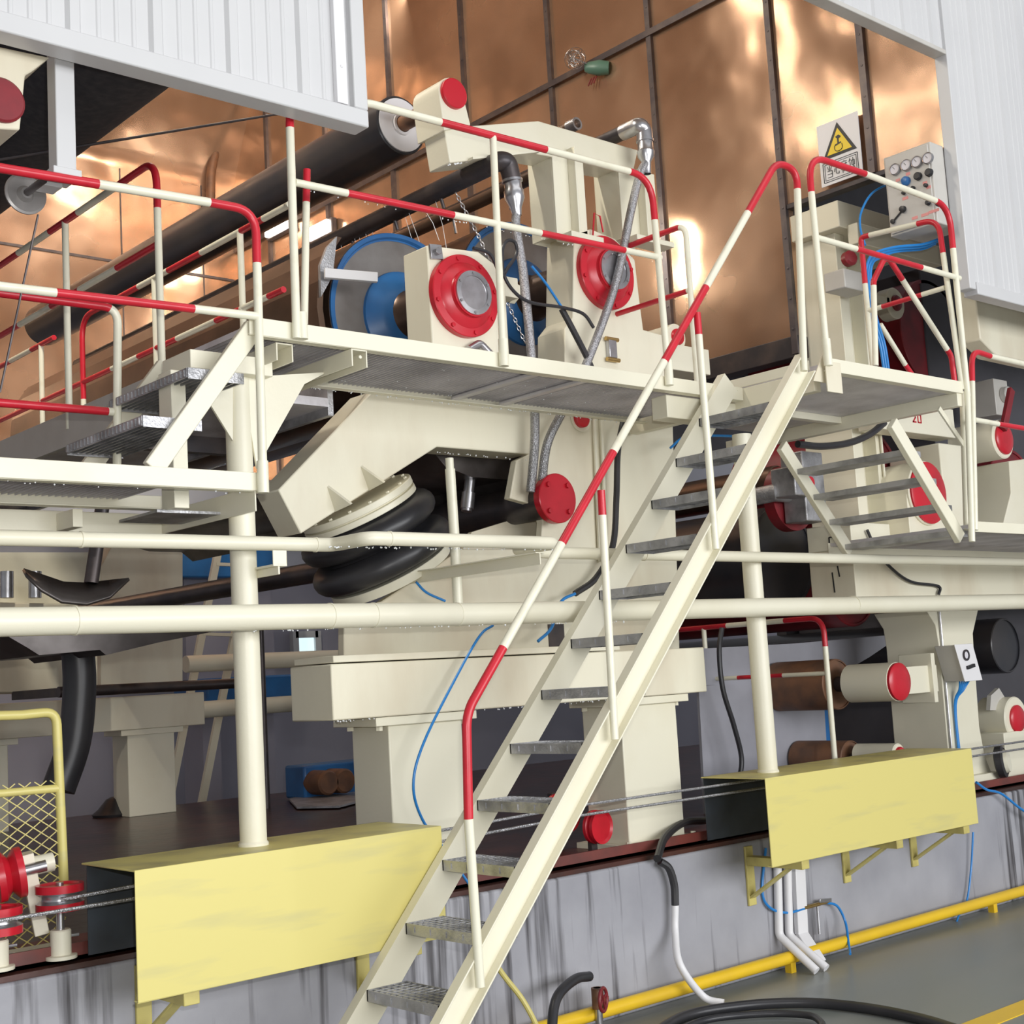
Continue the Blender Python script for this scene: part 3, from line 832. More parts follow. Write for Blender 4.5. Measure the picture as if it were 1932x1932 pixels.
H = lambda px, py: VY(px, py, NYs + 0.12)
rail_part('handrail', rs, [H(1652, 690), H(1648, 530), H(1672, 480), H(1795, 672), H(1806, 760)], [H(1651, 540), H(1696, 540), H(1783, 668)], 0, 0.0155, 0.07)
H = lambda px, py: VY(px, py, FYs + 0.1)
rail_part('handrail', rs, [H(1661, 612), H(1708, 688), H(1722, 708)], [H(1708, 688)], 0, 0.0155, 0.05)
mb = MB(); a = VY(1771, 770, 3.93); b = VY(1818, 840, 3.93); mb.bar(a, b, 0.012, 0.03); mb.build('knee_brace', 'cream', rs, bevel=0.002)
mb = MB(); mb.tube([VY(1816, 740, 3.93), VY(1824, 1000, 3.93)], 0.017, 14); mb.build('hanger', 'rail_white', rs)

rl = thing('lower_walkway', 'lower cream edged walkway at the right edge with its own railing', 'walkway', (7.4, 4.1, 2.2))
RZ2 = 2.265
grating(6.70, 10.5, 3.87, 4.8, RZ2, 0.03).build('deck_grating', 'grate', rl)
mb = MB(); mb.box(6.68, 10.5, 3.86, 3.866, RZ2 - 0.045, RZ2 + 0.012); mb.box(6.68, 10.5, 4.8, 4.806, RZ2 - 0.07, RZ2); mb.build('edge_angle', 'cream', rl, bevel=0.002)
yr = 3.845
H = lambda px, py: VY(px, py, yr)
rail_part('top_rail', rl, [H(1840, 1000), H(1833, 660), H(1868, 672), H(1990, 700)], [H(1835, 720), H(1868, 672)], 0, 0.0155, 0.1)
rail_part('mid_rail', rl, [H(1838, 792), H(1883, 800), H(1990, 818)], [H(1883, 800)], 0, 0.0145)

# ================================================================== CANOPY HANGER, GUIDE DISC, BEARING AT UPPER LEFT
hg = thing('hanger_bracket', 'white square hanger post under the canopy carrying a guide disc', 'bracket', (1.93, 4.40, 3.37))
mb = MB(); mb.box(1.895, 1.965, 4.36, 4.43, 3.40, 3.83); mb.build('hanger_post', 'white', hg, bevel=0.004)
mb = MB(); mb.box(1.87, 1.97, 4.33, 4.46, 3.375, 3.40); mb.box(1.86, 1.94, 4.42, 4.50, 3.36, 3.385); mb.build('foot_plate', 'white', hg, bevel=0.003)
c = VY(45, 368, 4.58)
mb = MB(); mb.tube([c + Vector((0, 0.02, 0)), c + Vector((0.0, -0.17, 0.0))], 0.013, 12); mb.build('spindle', 'dark_steel', hg)
mb = MB(); mb.lathe(c, (0, -1, 0), [(0, 0), (0.06, 0), (0.074, 0.012), (0.074, 0.018), (0.066, 0.022), (0.03, 0.012), (0.02, 0.03), (0, 0.03)], 32)
mb.build('guide_disc', 'roll_grey', hg)
for p, q, lab in (((10, 600), (80, 300), 'a'), ):
    pass
mb = MB(); a = VX(90, 400, 2.0); mb.tube([VY(72, 405, 4.62), VY(0, 740, 4.7)], 0.004, 6)
tag(mb.build('guide_rope', 'dark_steel'), 'thin dark cord hanging down from the guide disc at left', 'cord')
mb = MB(); mb.tube([VY(-20, 304, 5.2), VY(555, 210, 5.6)], 0.006, 6)
tag(mb.build('guide_rope', 'dark_steel'), 'thin dark cord stretched under the canopy across the copper wall', 'cord')

ub = thing('bearing_block', 'cream bearing block with a red cap at the upper left corner', 'bearing', (1.75, 4.35, 3.6))
yb = 4.35
H = lambda px, py: VY(px, py, yb)
mb = MB(); mb.prism([H(-60, 75), H(95, 108), H(60, 135), H(48, 142), H(38, 245), H(-60, 240)], (0, 0.2, 0)); mb.build('housing', 'cream_worn', ub, bevel=0.006)
c = H(2, 190); mb = MB(); mb.lathe(c, (0, -1, 0), [(0, -0.01), (0.077, -0.01), (0.077, 0.01), (0.07, 0.016), (0, 0.016)], 36); mb.build('cap', 'dark_red', ub)

# ================================================================== LONG ROLLS
def roll(name, c, r, y1, mat, lab, parts, group='long rolls across the machine'):
    """c = centre of the near end face; the barrel runs back to y1"""
    c = Vector(c)
    t = thing(name, lab, 'roll', c, group)
    L = y1 - c.y
    mb = MB(); mb.lathe(c, (0, 1, 0), [(0, 0.01), (r * 0.93, 0.01), (r * 0.93, 0), (r - 0.006, 0), (r, 0.006), (r, L - 0.006), (r - 0.006, L), (0, L)], 56)
    mb.build('barrel', mat, t)
    for pn, prof, pm in parts:
        mb = MB(); mb.lathe(c, (0, -1, 0), prof, 40); mb.build(pn, pm, t)
    return t
c = VY(757, 236, 5.72)
roll('guide_roll', (c.x, 5.72, c.z), 0.163, 10.5, 'roll_black', 'long black roll with a white end disc beside the red capped bearing',
     [('end_disc', [(0, -0.02), (0.148, -0.02), (0.148, 0.004), (0.06, 0.004), (0.06, 0.02), (0.045, 0.02)], 'white_plain'),
      ('journal', [(0.042, 0), (0.042, 0.30), (0.036, 0.30), (0.036, 0.50), (0, 0.50)], 'rust')])
# big black roll under the canopy at the upper left
r2 = 0.42
roll('felt_roll', (2.31, 4.62, 4.36), r2, 10.5, 'felt', 'very thick black roll under the canopy at upper left', [('journal', [(0.06, 0), (0.06, 0.06), (0, 0.06)], 'dark_steel')])
# ================================================================== PRESS SECTION, NEAR SIDE FRAME
FY = 5.20
H = lambda px, py, y=FY: VY(px, py, y)
bb = thing('base_beam', 'wide cream base beam of the press with bolted cap plates, on two pedestals', 'machine base', (4.45, 5.05, 1.46))
mb = MB(); mb.box(3.275, 5.64, 4.90, 5.22, 1.465, 1.70); mb.build('beam', 'cream_worn', bb, bevel=0.006)
mb = MB(); mb.box(3.285, 5.0, 4.895, 5.2, 1.705, 1.735); mb.build('top_plate', 'cream_worn', bb, bevel=0.003)
for x0, x1 in ((3.50, 4.06), (4.95, 5.50)):
    mb = MB(); mb.box(x0, x1, 4.91, 5.24, 1.425, 1.463); mb.build('cap_plate', 'cream', bb, bevel=0.003)
    for x in (x0 + 0.05, x1 - 0.05):
        mb = MB(); mb.lathe((x, 4.96, 1.425), (0, 0, -1), [(0, 0), (0.016, 0), (0.016, 0.02), (0, 0.02)], 6); mb.build('bolt', 'cream', bb)
        mb = MB(); mb.lathe((x, 5.18, 1.425), (0, 0, -1), [(0, 0), (0.016, 0), (0.016, 0.02), (0, 0.02)], 6); mb.build('bolt', 'cream', bb)
for x0, x1, lab in ((3.585, 3.995, 'square cream pedestal under left end of the base beam, behind left yellow guard'),
                    (5.02, 5.43, 'square cream pedestal under right end of the base beam, behind the stairs')):
    pd = thing('pedestal', lab, 'pedestal', (x0, 5.08, 0.70), 'press pedestals')
    mb = MB(); mb.box(x0, x1, 4.94, 5.22, 0.73, 1.425); mb.build('shaft', 'cream', pd, bevel=0.006)
    mb = MB(); mb.box(x0 - 0.05, x1 + 0.06, 4.89, 5.27, 0.715, 0.745); mb.build('foot_plate', 'cream', pd, bevel=0.003)
    for x in (x0 - 0.03, x1 + 0.035):
        mb = MB(); mb.lathe((x, 4.915, 0.745), (0, 0, 1), [(0.014, 0), (0.014, 0.016), (0, 0.016)], 6); mb.build('bolt', 'cream', pd)

mb = MB(); mb.box(0.5, 9.5, 4.86, 5.30, 0.70, 0.715); mb.box(0.5, 9.5, 4.86, 4.872, 0.70, 0.76)
tag(mb.build('sole_plate', 'rail_rust'), 'red oxide steel sole plate running along the plinth edge', 'rail')

pr = thing('paper_press', 'cream press side frame with slanted swing arm and red flanged housings', 'machine', (4.6, 5.3, 1.74))
body = [(649, 1238), (649, 1150), (720, 1135), (853, 1048), (866, 1036), (1020, 1036), (1024, 985), (1016, 955), (962, 940), (975, 868), (998, 857),
        (1000, 760), (1265, 775), (1270, 800), (1283, 1238)]
mb = MB(); mb.prism([H(*p) for p in body], (0, 0.05, 0)); mb.build('side_plate', 'cream_worn', pr, bevel=0.006)
mb = MB(); mb.prism([H(*p) for p in ((1040, 770), (1265, 780), (1280, 1230), (1060, 1230))], (0, 0.0, 0)) if False else mb.prism([H(p[0], p[1], FY + .051) for p in ((1110, 780), (1262, 786), (1277, 1230), (1110, 1230))], (0, 0.2, 0)); mb.build('side_box', 'cream_worn', pr, bevel=0.004)
mb = MB(); mb.prism([H(x, y, 5.42) for x, y in ((890, 1004), (1026, 962), (1030, 1045), (870, 1045))], (0, .03, 0)); mb.build('pocket_wall', 'cream_worn', pr)
head = [(1002, 761), (1066, 690), (1066, 620), (1081, 600), (1083, 440), (1115, 432), (1160, 450), (1198, 490), (1206, 560), (1214, 622), (1250, 632), (1254, 700), (1266, 776)]
mb = MB(); mb.prism([H(*p) for p in head], (0, 0.22, 0)); mb.build('bearing_head', 'cream_worn', pr, bevel=0.006)
arm = [(525, 924), (703, 738), (1002, 745), (1000, 857), (825, 843), (568, 1007)]
mb = MB(); mb.prism([H(*p) for p in arm], (0, 0.19, 0)); mb.build('swing_arm', 'cream_worn', pr, bevel=0.006)
for ap, b0, b1 in (((617, 918), (632, 966), (662, 952)), ((680, 880), (696, 926), (724, 911))):
    A = H(*ap); B = H(*b0); C = H(b1[0], b1[1], FY - .11)
    mb = MB(); mb.prism([A, B, C], (0.010, 0, 0.006)); mb.build('rib', 'cream', pr)
# posts of the upper beam
for x0, x1 in ((5.045, 5.28), (5.56, 5.86)):
    mb = MB(); zt = 4.45
    zb = 3.95 if x0 < 5.3 else 4.02
    mb.box(x0, x1, FY, FY + 0.012, zb, zt); mb.box(x0, x1, FY + 0.19, FY + 0.20, zb, zt); mb.box(x0, x0 + 0.012, FY + 0.01, FY + 0.19, zb, zt)
    mb.box((x0 + x1) / 2 - 0.006, (x0 + x1) / 2 + 0.006, FY - 0.06, FY, zb, zt)
    mb.build('column', 'cream', pr, bevel=0.003)
    mb = MB(); mb.box(x0 + 0.04, x1 + 0.05, FY - 0.07, FY + 0.05, zb - 0.02, zb + 0.01); mb.build('column_foot', 'cream', pr, bevel=0.002)
beam = [(838, 241), (1016, 228), (1204, 283), (1195, 324), (1012, 290), (849, 307)]
bp_ = [H(*p) for p in beam]
mb = MB(); mb.prism(bp_, (0, 0.17, 0)); mb.build('upper_beam', 'cream', pr, bevel=0.006)
mb = MB(); mb.prism([H(883, 300), H(1010, 287), H(1010, 291), H(883, 305)], (0, -0.04, 0)); mb.build('beam_strip', 'cream', pr)
# raised bearing arm with red cap
c = H(856, 177, FY - 0.03)
mb = MB()
pts = [H(838, 246, FY - .02), H(888, 236, FY - .02)]
r = 0.088
for k in range(13):
    a = -0.35 + k * (math.pi + 0.5) / 12
    pts.append(Vector((c.x + r * math.cos(a), FY - 0.02, c.z + r * math.sin(a))))
mb.prism(pts, (0, 0.22, 0)); mb.build('bearing_arm', 'cream', pr, bevel=0.004)
mb = MB(); mb.lathe(c, (0, -1, 0), [(0, -0.01), (0.079, -0.01), (0.079, 0.01), (0.074, 0.014), (0, 0.014)], 40); mb.build('end_cap', 'red', pr)

def flange(c, parent, R=0.21, k=1.0):
    """dished red flange with a grey inspection cap, both bolted"""
    fl = MB(); fl.lathe(c, (0, -1, 0), [(0, -0.01), (R, -0.01), (R, 0.022), (R - 0.004, 0.026), (R * 0.80, 0.03), (R * 0.77, 0.036), (R * 0.66, 0.048), (R * 0.58, 0.056), (R * 0.565, 0.062), (R * 0.565, 0.078), (0, 0.078)], 56)
    fo = fl.build('red_flange', 'red', parent)
    mb = MB(); mb.lathe(c, (0, -1, 0), [(0, 0.074), (R * 0.53, 0.074), (R * 0.53, 0.088), (R * 0.41, 0.090), (R * 0.40, 0.083), (0, 0.083)], 48)
    co = mb.build('inspection_cap', 'steel', fo)
    for j in range(8):
        a = 2 * math.pi * (j + 0.3) / 8
        p = Vector(c) + Vector((math.cos(a), 0, math.sin(a))) * R * 0.9 + Vector((0, -0.024, 0))
        mb = MB(); mb.lathe(p, (0, -1, 0), [(0, 0), (0.012, 0), (0.012, 0.012), (0, 0.013)], 6); mb.build('bolt', 'red', fo)
    for j in range(6):
        a = 2 * math.pi * (j + 0.5) / 6
        p = Vector(c) + Vector((math.cos(a), 0, math.sin(a))) * R * 0.475 + Vector((0, -0.089, 0))
        mb = MB(); mb.lathe(p, (0, -1, 0), [(0, 0), (0.008, 0), (0.008, 0.006), (0, 0.006)], 6); mb.build('bolt', 'steel', fo)
    return fo
# left housing
h0 = H(806, 462, FY - .02); h1 = H(803, 700, FY - .02)
mb = MB(); mb.prism([(h0.x, FY - .02, 3.05), (h0.x, FY - .02, h0.z), (h0.x + .33, FY - .02, h0.z + .02), (h0.x + .50, FY - .02, h0.z - .06), (h0.x + .50, FY - .02, 3.05)], (0, 0.20, 0))
mb.build('bearing_housing', 'cream_worn', pr, bevel=0.008)
cA = H(874, 560, FY - .03); flange(cA, pr)
q = H(821, 476, FY - .022); mb = MB(); mb.bar(q, q + Vector((0, -0.012, 0)), 0.075, 0.075, (0.97, 0, 0.1)); mb.lathe(q + Vector((0, -.012, 0)), (0, -1, 0), [(0.02, 0), (0.02, 0.02), (0, 0.02)], 6)
mb.build('nut_plate', 'steel', pr, bevel=0.002)
cB = H(1141, 516, FY - .01); flange(cB, pr, 0.208)
# grey bar end between the housings
mb = MB(); q0 = H(955, 510); q1 = H(998, 556); mb.box(q0.x, q1.x, FY + 0.08, FY + 0.3, q1.z, q0.z)
mb.lathe((q1.x - 0.0, FY + 0.16, (q0.z + q1.z) / 2), (1, 0, 0), [(0.06, 0), (0.06, 0.04), (0.04, 0.05), (0, 0.05)], 6); mb.build('tie_bar', 'cream', pr, bevel=0.003)
mb = MB(); q = H(1095, 790, FY - .01); mb.lathe(q, (0, -1, 0), [(0.05, 0), (0.05, 0.02), (0.045, 0.024), (0, 0.024)], 28); mb.build('small_cap', 'red', pr)
mb = MB(); q = H(1095, 790, FY - .002); mb.lathe(q, (0, -1, 0), [(0, 0), (0.072, 0), (0.072, 0.008), (0, 0.008)], 28); mb.build('cap_boss', 'cream', pr)
for pxa in (1120, 1133):
    mb = MB(); mb.tube([H(pxa, 770, FY - .015), H(pxa + 12, 1060, FY - .015)], 0.011, 10); mb.build('oil_pipe', 'cream', pr)
mb = MB(); a = H(1034, 1178, FY - .004); b = H(1066, 1222, FY - .004); mb.box(a.x, b.x, FY - .006, FY + 0.0, b.z, a.z); mb.build('pocket_shade', 'dark_steel', pr)  # dark plate on the face stands in for the shade inside an opening
mb = MB(); q = H(1150, 660); mb.box(q.x - .03, q.x + .03, FY - 0.03, FY, q.z - .05, q.z + .05); mb.build('oil_cup', 'steel', pr, bevel=.004)
for dz in (-.06, .055):
    mb = MB(); mb.cyl((q.x - .045, FY - .02, q.z + dz), (q.x + .05, FY - .02, q.z + dz), .012, 10); mb.build('oil_fitting', 'brass', pr)
mb = MB(); mb.tube(fillet([H(885, 660, FY - .05), H(905, 648, FY - .05), H(945, 690, FY - .05)], .03), 0.022, 12); mb.build('drain_elbow', 'steel', pr)
mb = MB(); mb.tube([H(1117, 470, FY - .02), H(1121, 402, FY - .02), H(1132, 408, FY - .02), H(1138, 438, FY - .02)], .005, 8); mb.build('lifting_wire', 'red', pr)

# ------------------------------------------------------------------ press rolls with blue rims
def press_roll(c, R, y1, lab):
    c = Vector(c); L = y1 - c.y
    t = thing('press_roll', lab, 'roll', c, 'blue rimmed press rolls')
    mb = MB(); mb.lathe(c, (0, 1, 0), [(0, 0.03), (R - 0.03, 0.03), (R - 0.03, 0.0), (R, 0.0), (R, L), (0, L)], 72); mb.build('barrel', 'roll_brown', t)
    mb = MB(); mb.lathe(c, (0, -1, 0), [(R * 0.91, -0.005), (R - 0.004, -0.005), (R - 0.004, 0.012), (R * 0.945, 0.012), (R * 0.93, -0.003)], 72); mb.build('blue_rim', 'blue', t)
    mb = MB(); mb.lathe(c, (0, -1, 0), [(0, -0.012), (R * 0.925, -0.012), (R * 0.925, -0.008), (R * 0.52, 0.005), (0, 0.005)], 64); mb.build('end_face', 'roll_grey', t)
    mb = MB(); mb.lathe(c, (0, -1, 0), [(R * 0.55, 0.0), (R * 0.54, 0.02), (R * 0.40, 0.07), (R * 0.30, 0.10), (0, 0.10)], 56); mb.build('blue_hub', 'blue', t)
    mb = MB(); mb.lathe(c, (0, -1, 0), [(R * 0.30, 0.09), (R * 0.26, 0.12), (R * 0.25, 0.36), (0, 0.36)], 40); mb.build('journal', 'roll_brown', t)
    return t
press_roll((4.43, 5.80, 3.545), 0.472, 10.0, 'blue rimmed press roll behind the left red flanged housing')
press_roll((5.36, 5.86, 3.78), 0.482, 10.0, 'blue rimmed press roll behind the right red flanged housing')

# doctor plate at the left roll
dc = thing('doctor_plate', 'curved bronze plate with a white painted arm beside left blue rimmed roll', 'doctor', VY(620, 540, 5.7))
prof = [VY(x, y, 5.72) for x, y in ((634, 446), (612, 480), (600, 530), (598, 580), (604, 622))]
mb = MB()
n_ = len(prof)
out = prof + [p + Vector((0.03 + 0.05 * math.sin(math.pi * k / (n_ - 1)), 0, 0)) for k, p in reversed(list(enumerate(prof)))]
for k in range(n_ - 1):
    mb.prism([prof[k], prof[k + 1], prof[k + 1] + Vector((.035, 0, 0)), prof[k] + Vector((.035, 0, 0))], (0, 4.0, 0))
mb.build('blade_plate', 'roll_brown', dc)
mb = MB(); mb.prism([VY(x, y, 5.70) for x, y in ((636, 446), (628, 520), (606, 560), (604, 500), (618, 465))], (0, 0.02, 0)); mb.build('end_plate', 'galv', dc)
a = VY(612, 516, 5.66); b = VY(712, 524, 5.55)
mb = MB(); mb.bar(a, b, 0.03, 0.05, (0, 1, 0)); mb.build('arm', 'cabinet_white', dc, bevel=.003)

# ------------------------------------------------------------------ shower pipes and hoses
def pipe_y(px, py, y0, y1, r, mat, name, lab, extra=None):
    p = VY(px, py, y0)
    t = thing(name, lab, 'pipe', p, 'shower pipes above the press rolls')
    mb = MB(); mb.tube([(p.x, y0, p.z), (p.x, y1, p.z)], r, 20); mb.build('pipe_run', mat, t)
    return t, p
t, p = pipe_y(925, 312, 5.18, 10.2, 0.052, 'dark_steel', 'shower_pipe', 'dark shower pipe ending in the elbow beside the middle rail post')
q = VY(962, 345, 5.14)
mb = MB(); mb.tube(fillet([(p.x, 5.26, p.z), (p.x, 5.10, p.z), (p.x + 0.05, 5.10, p.z), (p.x + 0.075, 5.10, p.z - 0.10)], 0.07), 0.05, 20); mb.build('elbow', 'dark_steel', t)
ex = Vector((p.x + 0.075, 5.10, p.z - 0.10))
dn = (VY(985, 480, 5.10) - ex).normalized()
mb = MB(); mb.lathe(ex - dn * 0.012, dn, [(0.05, 0), (0.054, 0.0), (0.054, 0.012), (0.046, 0.014), (0.046, 0.05), (0.052, 0.06), (0.052, 0.10), (0.03, 0.15), (0.024, 0.19)], 28); mb.build('hose_coupling', 'steel', t)
for k in range(8):
    y = 5.6 + k * 0.42
    mb = MB(); mb.tube([(p.x, y, p.z - 0.04), (p.x + 0.02, y, p.z - 0.10)], 0.010, 8); mb.build('nozzle', 'dark_steel', t)
s0 = ex + dn * 0.16
mb = MB(); mb.tube(smooth_path([s0, VY(974, 430, 5.10), VY(988, 520, 5.10), VY(1004, 690, 5.10), VY(1009, 780, 5.10), VY(1008, 850, 5.10), VY(1001, 928, 5.12)], 8), 0.0235, 16)
tag(mb.build('braided_hose', 'braid'), 'braided steel hose hanging from the elbow by the middle rail post', 'hose', 'braided steel hoses')

t, p = pipe_y(1185, 246, 5.16, 10.2, 0.042, 'dark_steel', 'shower_pipe', 'dark shower pipe ending in the elbow right of the upper cream beam')
q = p + Vector((0.02, 0, 0))
mb = MB(); mb.tube(fillet([(p.x, 5.2, p.z), (p.x, 5.07, p.z), (p.x + 0.035, 5.07, p.z - 0.02), (p.x + 0.035, 5.07, p.z - 0.09)], 0.06), 0.046, 20); mb.build('elbow', 'steel', t)
ex = Vector((p.x + 0.035, 5.07, p.z - 0.09))
mb = MB(); mb.lathe(ex + Vector((0, 0, .01)), (0, 0, -1), [(0.046, 0), (0.05, 0.0), (0.05, 0.012), (0.044, 0.014), (0.044, 0.06), (0.05, 0.07), (0.046, 0.10), (0.026, 0.13), (0.022, 0.2)], 28); mb.build('hose_coupling', 'steel', t)
mb = MB(); mb.tube(smooth_path([ex + Vector((0, 0, -.12)), VY(1207, 330, 5.07), VY(1190, 400, 5.07), VY(1160, 540, 5.08), VY(1105, 690, 5.10), VY(1062, 775, 5.10), VY(1032, 840, 5.10), VY(1021, 925, 5.12)], 8), 0.0235, 16)
tag(mb.build('braided_hose', 'braid'), 'braided steel hose sweeping down from the right elbow across the right red flange', 'hose', 'braided steel hoses')
t, p = pipe_y(1035, 320, 5.35, 10.2, 0.040, 'roll_brown', 'shower_pipe', 'thin bronze shower pipe beside the left post of the upper beam')
for k in range(5):
    y = 5.7 + k * 0.5
    mb = MB(); mb.tube([(p.x, y, p.z - .03), (p.x + .015, y, p.z - .12)], 0.009, 8); mb.build('nozzle', 'steel', t)
t, p = pipe_y(1085, 235, 5.45, 10.2, 0.032, 'roll_brown', 'shower_pipe', 'short pipe stub with a ringed end above the upper cream beam')
mb = MB(); mb.lathe((p.x, 5.45, p.z), (0, -1, 0), [(.038, -.05), (.038, 0.02), (.026, .02), (.026, -.02), (0, -.02)], 24); mb.build('ring_end', 'steel', t)

# brown header with the red blind flange
c = VY(1052, 940, 5.08)
hd = thing('drain_header', 'dark drain pipe closed by a red bolted blind flange', 'pipe', c)
mb = MB(); mb.tube([(c.x, c.y + .02, c.z), (c.x, 6.6, c.z)], 0.095, 28); mb.build('pipe_run', 'dark_steel', hd)
mb = MB(); mb.lathe(c, (0, -1, 0), [(0, -.04), (.128, -.04), (.128, 0.0), (.124, .004), (0, .004)], 44); fo = mb.build('blind_flange', 'red', hd)
for j in range(4):
    a = math.pi / 4 + j * math.pi / 2
    mb = MB(); mb.lathe(c + Vector((math.cos(a) * .095, -.004, math.sin(a) * .095)), (0, -1, 0), [(0, 0), (.014, 0), (.014, .014), (0, .015)], 6); mb.build('bolt', 'red', fo)

# ------------------------------------------------------------------ air bellows
ax = Vector((0.475, 0, -0.88)); u_ = Vector((0.88, 0, 0.475))
e_ = VY(706, 932, FY); ctr = Vector((e_.x, 5.36, e_.z)) + ax * 0.03
bl = thing('air_bellows', 'black rubber air bellows between two cream discs under the slanted arm', 'bellows', ctr)
RD = 0.285
mb = MB(); mb.lathe(ctr, ax, [(0, -0.02), (RD, -0.02), (RD, 0.012), (RD - .02, 0.014), (RD - .02, 0.02), (RD, 0.022), (RD, 0.05), (0, 0.05)], 56); tp = mb.build('upper_disc', 'cream', bl, bevel=0.003)
for j in range(16):
    a = 2 * math.pi * j / 16
    p = ctr + (u_ * math.cos(a) + Vector((0, 1, 0)) * math.sin(a)) * (RD - .025) - ax * 0.02
    mb = MB(); mb.lathe(p, -ax, [(0.009, 0), (0.009, 0.008), (0, 0.008)], 6); mb.build('bolt', 'cream', tp)
prof = [(0, 0.045), (0.25, 0.05)]
for k in range(2):
    b0 = 0.06 + k * 0.15
    for j in range(9):
        a = math.pi * j / 8
        prof.append((0.275 + 0.07 * math.sin(a) + .012 * k, b0 + 0.062 - 0.062 * math.cos(a)))
    if k == 0: prof += [(0.268, b0 + 0.13), (0.292, b0 + 0.137), (0.27, b0 + 0.144)]
prof += [(0.25, 0.345), (0, 0.35)]
mb = MB(); mb.lathe(ctr, ax, prof, 64); mb.build('rubber_bellows', 'rubber', bl)
mb = MB(); mb.lathe(ctr, ax, [(0, 0.345), (RD + .02, 0.345), (RD + .02, 0.39), (0, 0.39)], 56); mb.build('lower_disc', 'cream', bl, bevel=0.003)

# dark trays
ty = 5.30
tr = thing('drip_tray', 'dark wet tray under the press roll inside the arm opening', 'tray', VY(900, 880, 5.5))
mb = MB(); mb.prism([VY(x, y, 5.42) for x, y in ((812, 846), (1000, 862), (985, 930), (960, 905), (890, 900), (840, 880))], (0, 3.6, 0)); mb.build('tray_shell', 'tray', tr)
mb = MB(); mb.tube([VY(888, 895, 5.5), VY(880, 965, 5.5)], 0.028, 14); mb.tube([VY(884, 930, 5.5), VY(881, 960, 5.5)], 0.036, 14); mb.build('drain_spout', 'steel', tr)

lt = thing('drip_tray', 'long dark folded tray hanging below the thick cream pipe at left', 'tray', VX(250, 1200, 3.0))
mb = MB(); mb.prism([VY(x, y, 6.6) for x, y in ((8, 1165), (14, 1200), (52, 1222), (74, 1236), (188, 1226), (200, 1236), (300, 1212), (492, 1174), (492, 1148))], (0, .9, 0)); mb.build('tray_shell', 'tray', lt)
mb = MB(); a = VY(147, 1225, 7.0); mb.tube(smooth_path([a, VY(150, 1300, 7.0), VY(140, 1400, 7.0), VY(110, 1490, 7.0)], 6), 0.085, 18); mb.build('drain_pipe', 'rubber', lt)
mb = MB(); mb.tube([a + Vector((0, 0, .02)), a - Vector((0, 0, .03))], 0.092, 18); mb.build('clamp', 'dark_steel', lt)

# torn curved scraper at the left
tc = thing('torn_scraper', 'torn curved dark sheet hanging above the thick pipe at left', 'scraper', VY(150, 1110, 5.6))
pts = [VY(x, y, 5.6) for x, y in ((45, 1072), (70, 1085), (100, 1096), (150, 1100), (200, 1098), (243, 1090))]
low = [VY(x, y, 5.6) for x, y in ((243, 1090), (230, 1112), (205, 1130), (150, 1132), (95, 1128), (60, 1100))]
mb = MB()
top = [VY(x, y, 5.6) for x, y in ((45, 1072), (82, 1084), (120, 1097), (165, 1099), (205, 1094), (243, 1090))]
bot = [VY(x, y, 5.45) for x, y in ((52, 1085), (80, 1112), (118, 1134), (165, 1138), (208, 1124), (243, 1090))]
for k in range(5):
    mb.face([top[k], top[k + 1], bot[k + 1], bot[k]])
sh = mb.build('sheet', 'tray', tc); so = sh.modifiers.new('solid', 'SOLIDIFY'); so.thickness = 0.012
mb = MB(); mb.tube([VY(197, 930, 5.6), VY(172, 1100, 5.6)], 0.03, 14); mb.build('holder_pipe', 'dark_steel', tc)


c = VY(524, 1092, 6.4)
mb = MB(); mb.tube([(c.x, 5.75, c.z), (c.x, 9.6, c.z)], 0.055, 18)
tag(mb.build('return_pipe', 'dark_steel'), 'dark pipe running back from the rubber bellows past the left round post', 'pipe')
# ================================================================== SECTION AT THE RIGHT
GY = 4.95
H = lambda px, py, y=GY: VY(px, py, y)
rf = thing('side_frame', 'cream side frame of the next machine section at right, pillar with flared head', 'machine', (8.2, 5.1, 0.72))
mb = MB(); mb.box(7.13, 11.5, GY, 5.28, 1.93, 2.26); mb.build('cross_beam', 'cream_worn', rf, bevel=0.006)
mb = MB(); mb.box(7.13, 7.55, GY, 5.28, 2.26, 2.42); mb.build('beam_step', 'cream', rf, bevel=0.006)
fr = [(1748, 1150), (1766, 1180), (1772, 1215), (1792, 1440), (1800, 1470), (1872, 1460), (1858, 1425), (1848, 1370), (1838, 1230), (1836, 1195), (1846, 1150)]
mb = MB(); mb.prism([H(*p) for p in fr], (0, 0.40, 0)); mb.build('pillar', 'cream', rf, bevel=0.006)
mb = MB(); a = H(1795, 1468); mb.box(a.x - .05, a.x + .5, GY - .06, GY + .45, 0.715, 0.80); mb.build('foot_plate', 'cream', rf, bevel=0.003)
mb = MB(); mb.tube([H(1772, 1150, GY - .012), H(1780, 1240, GY - .012), H(1797, 1440, GY - .012)], 0.008, 8); mb.build('conduit', 'steel', rf)
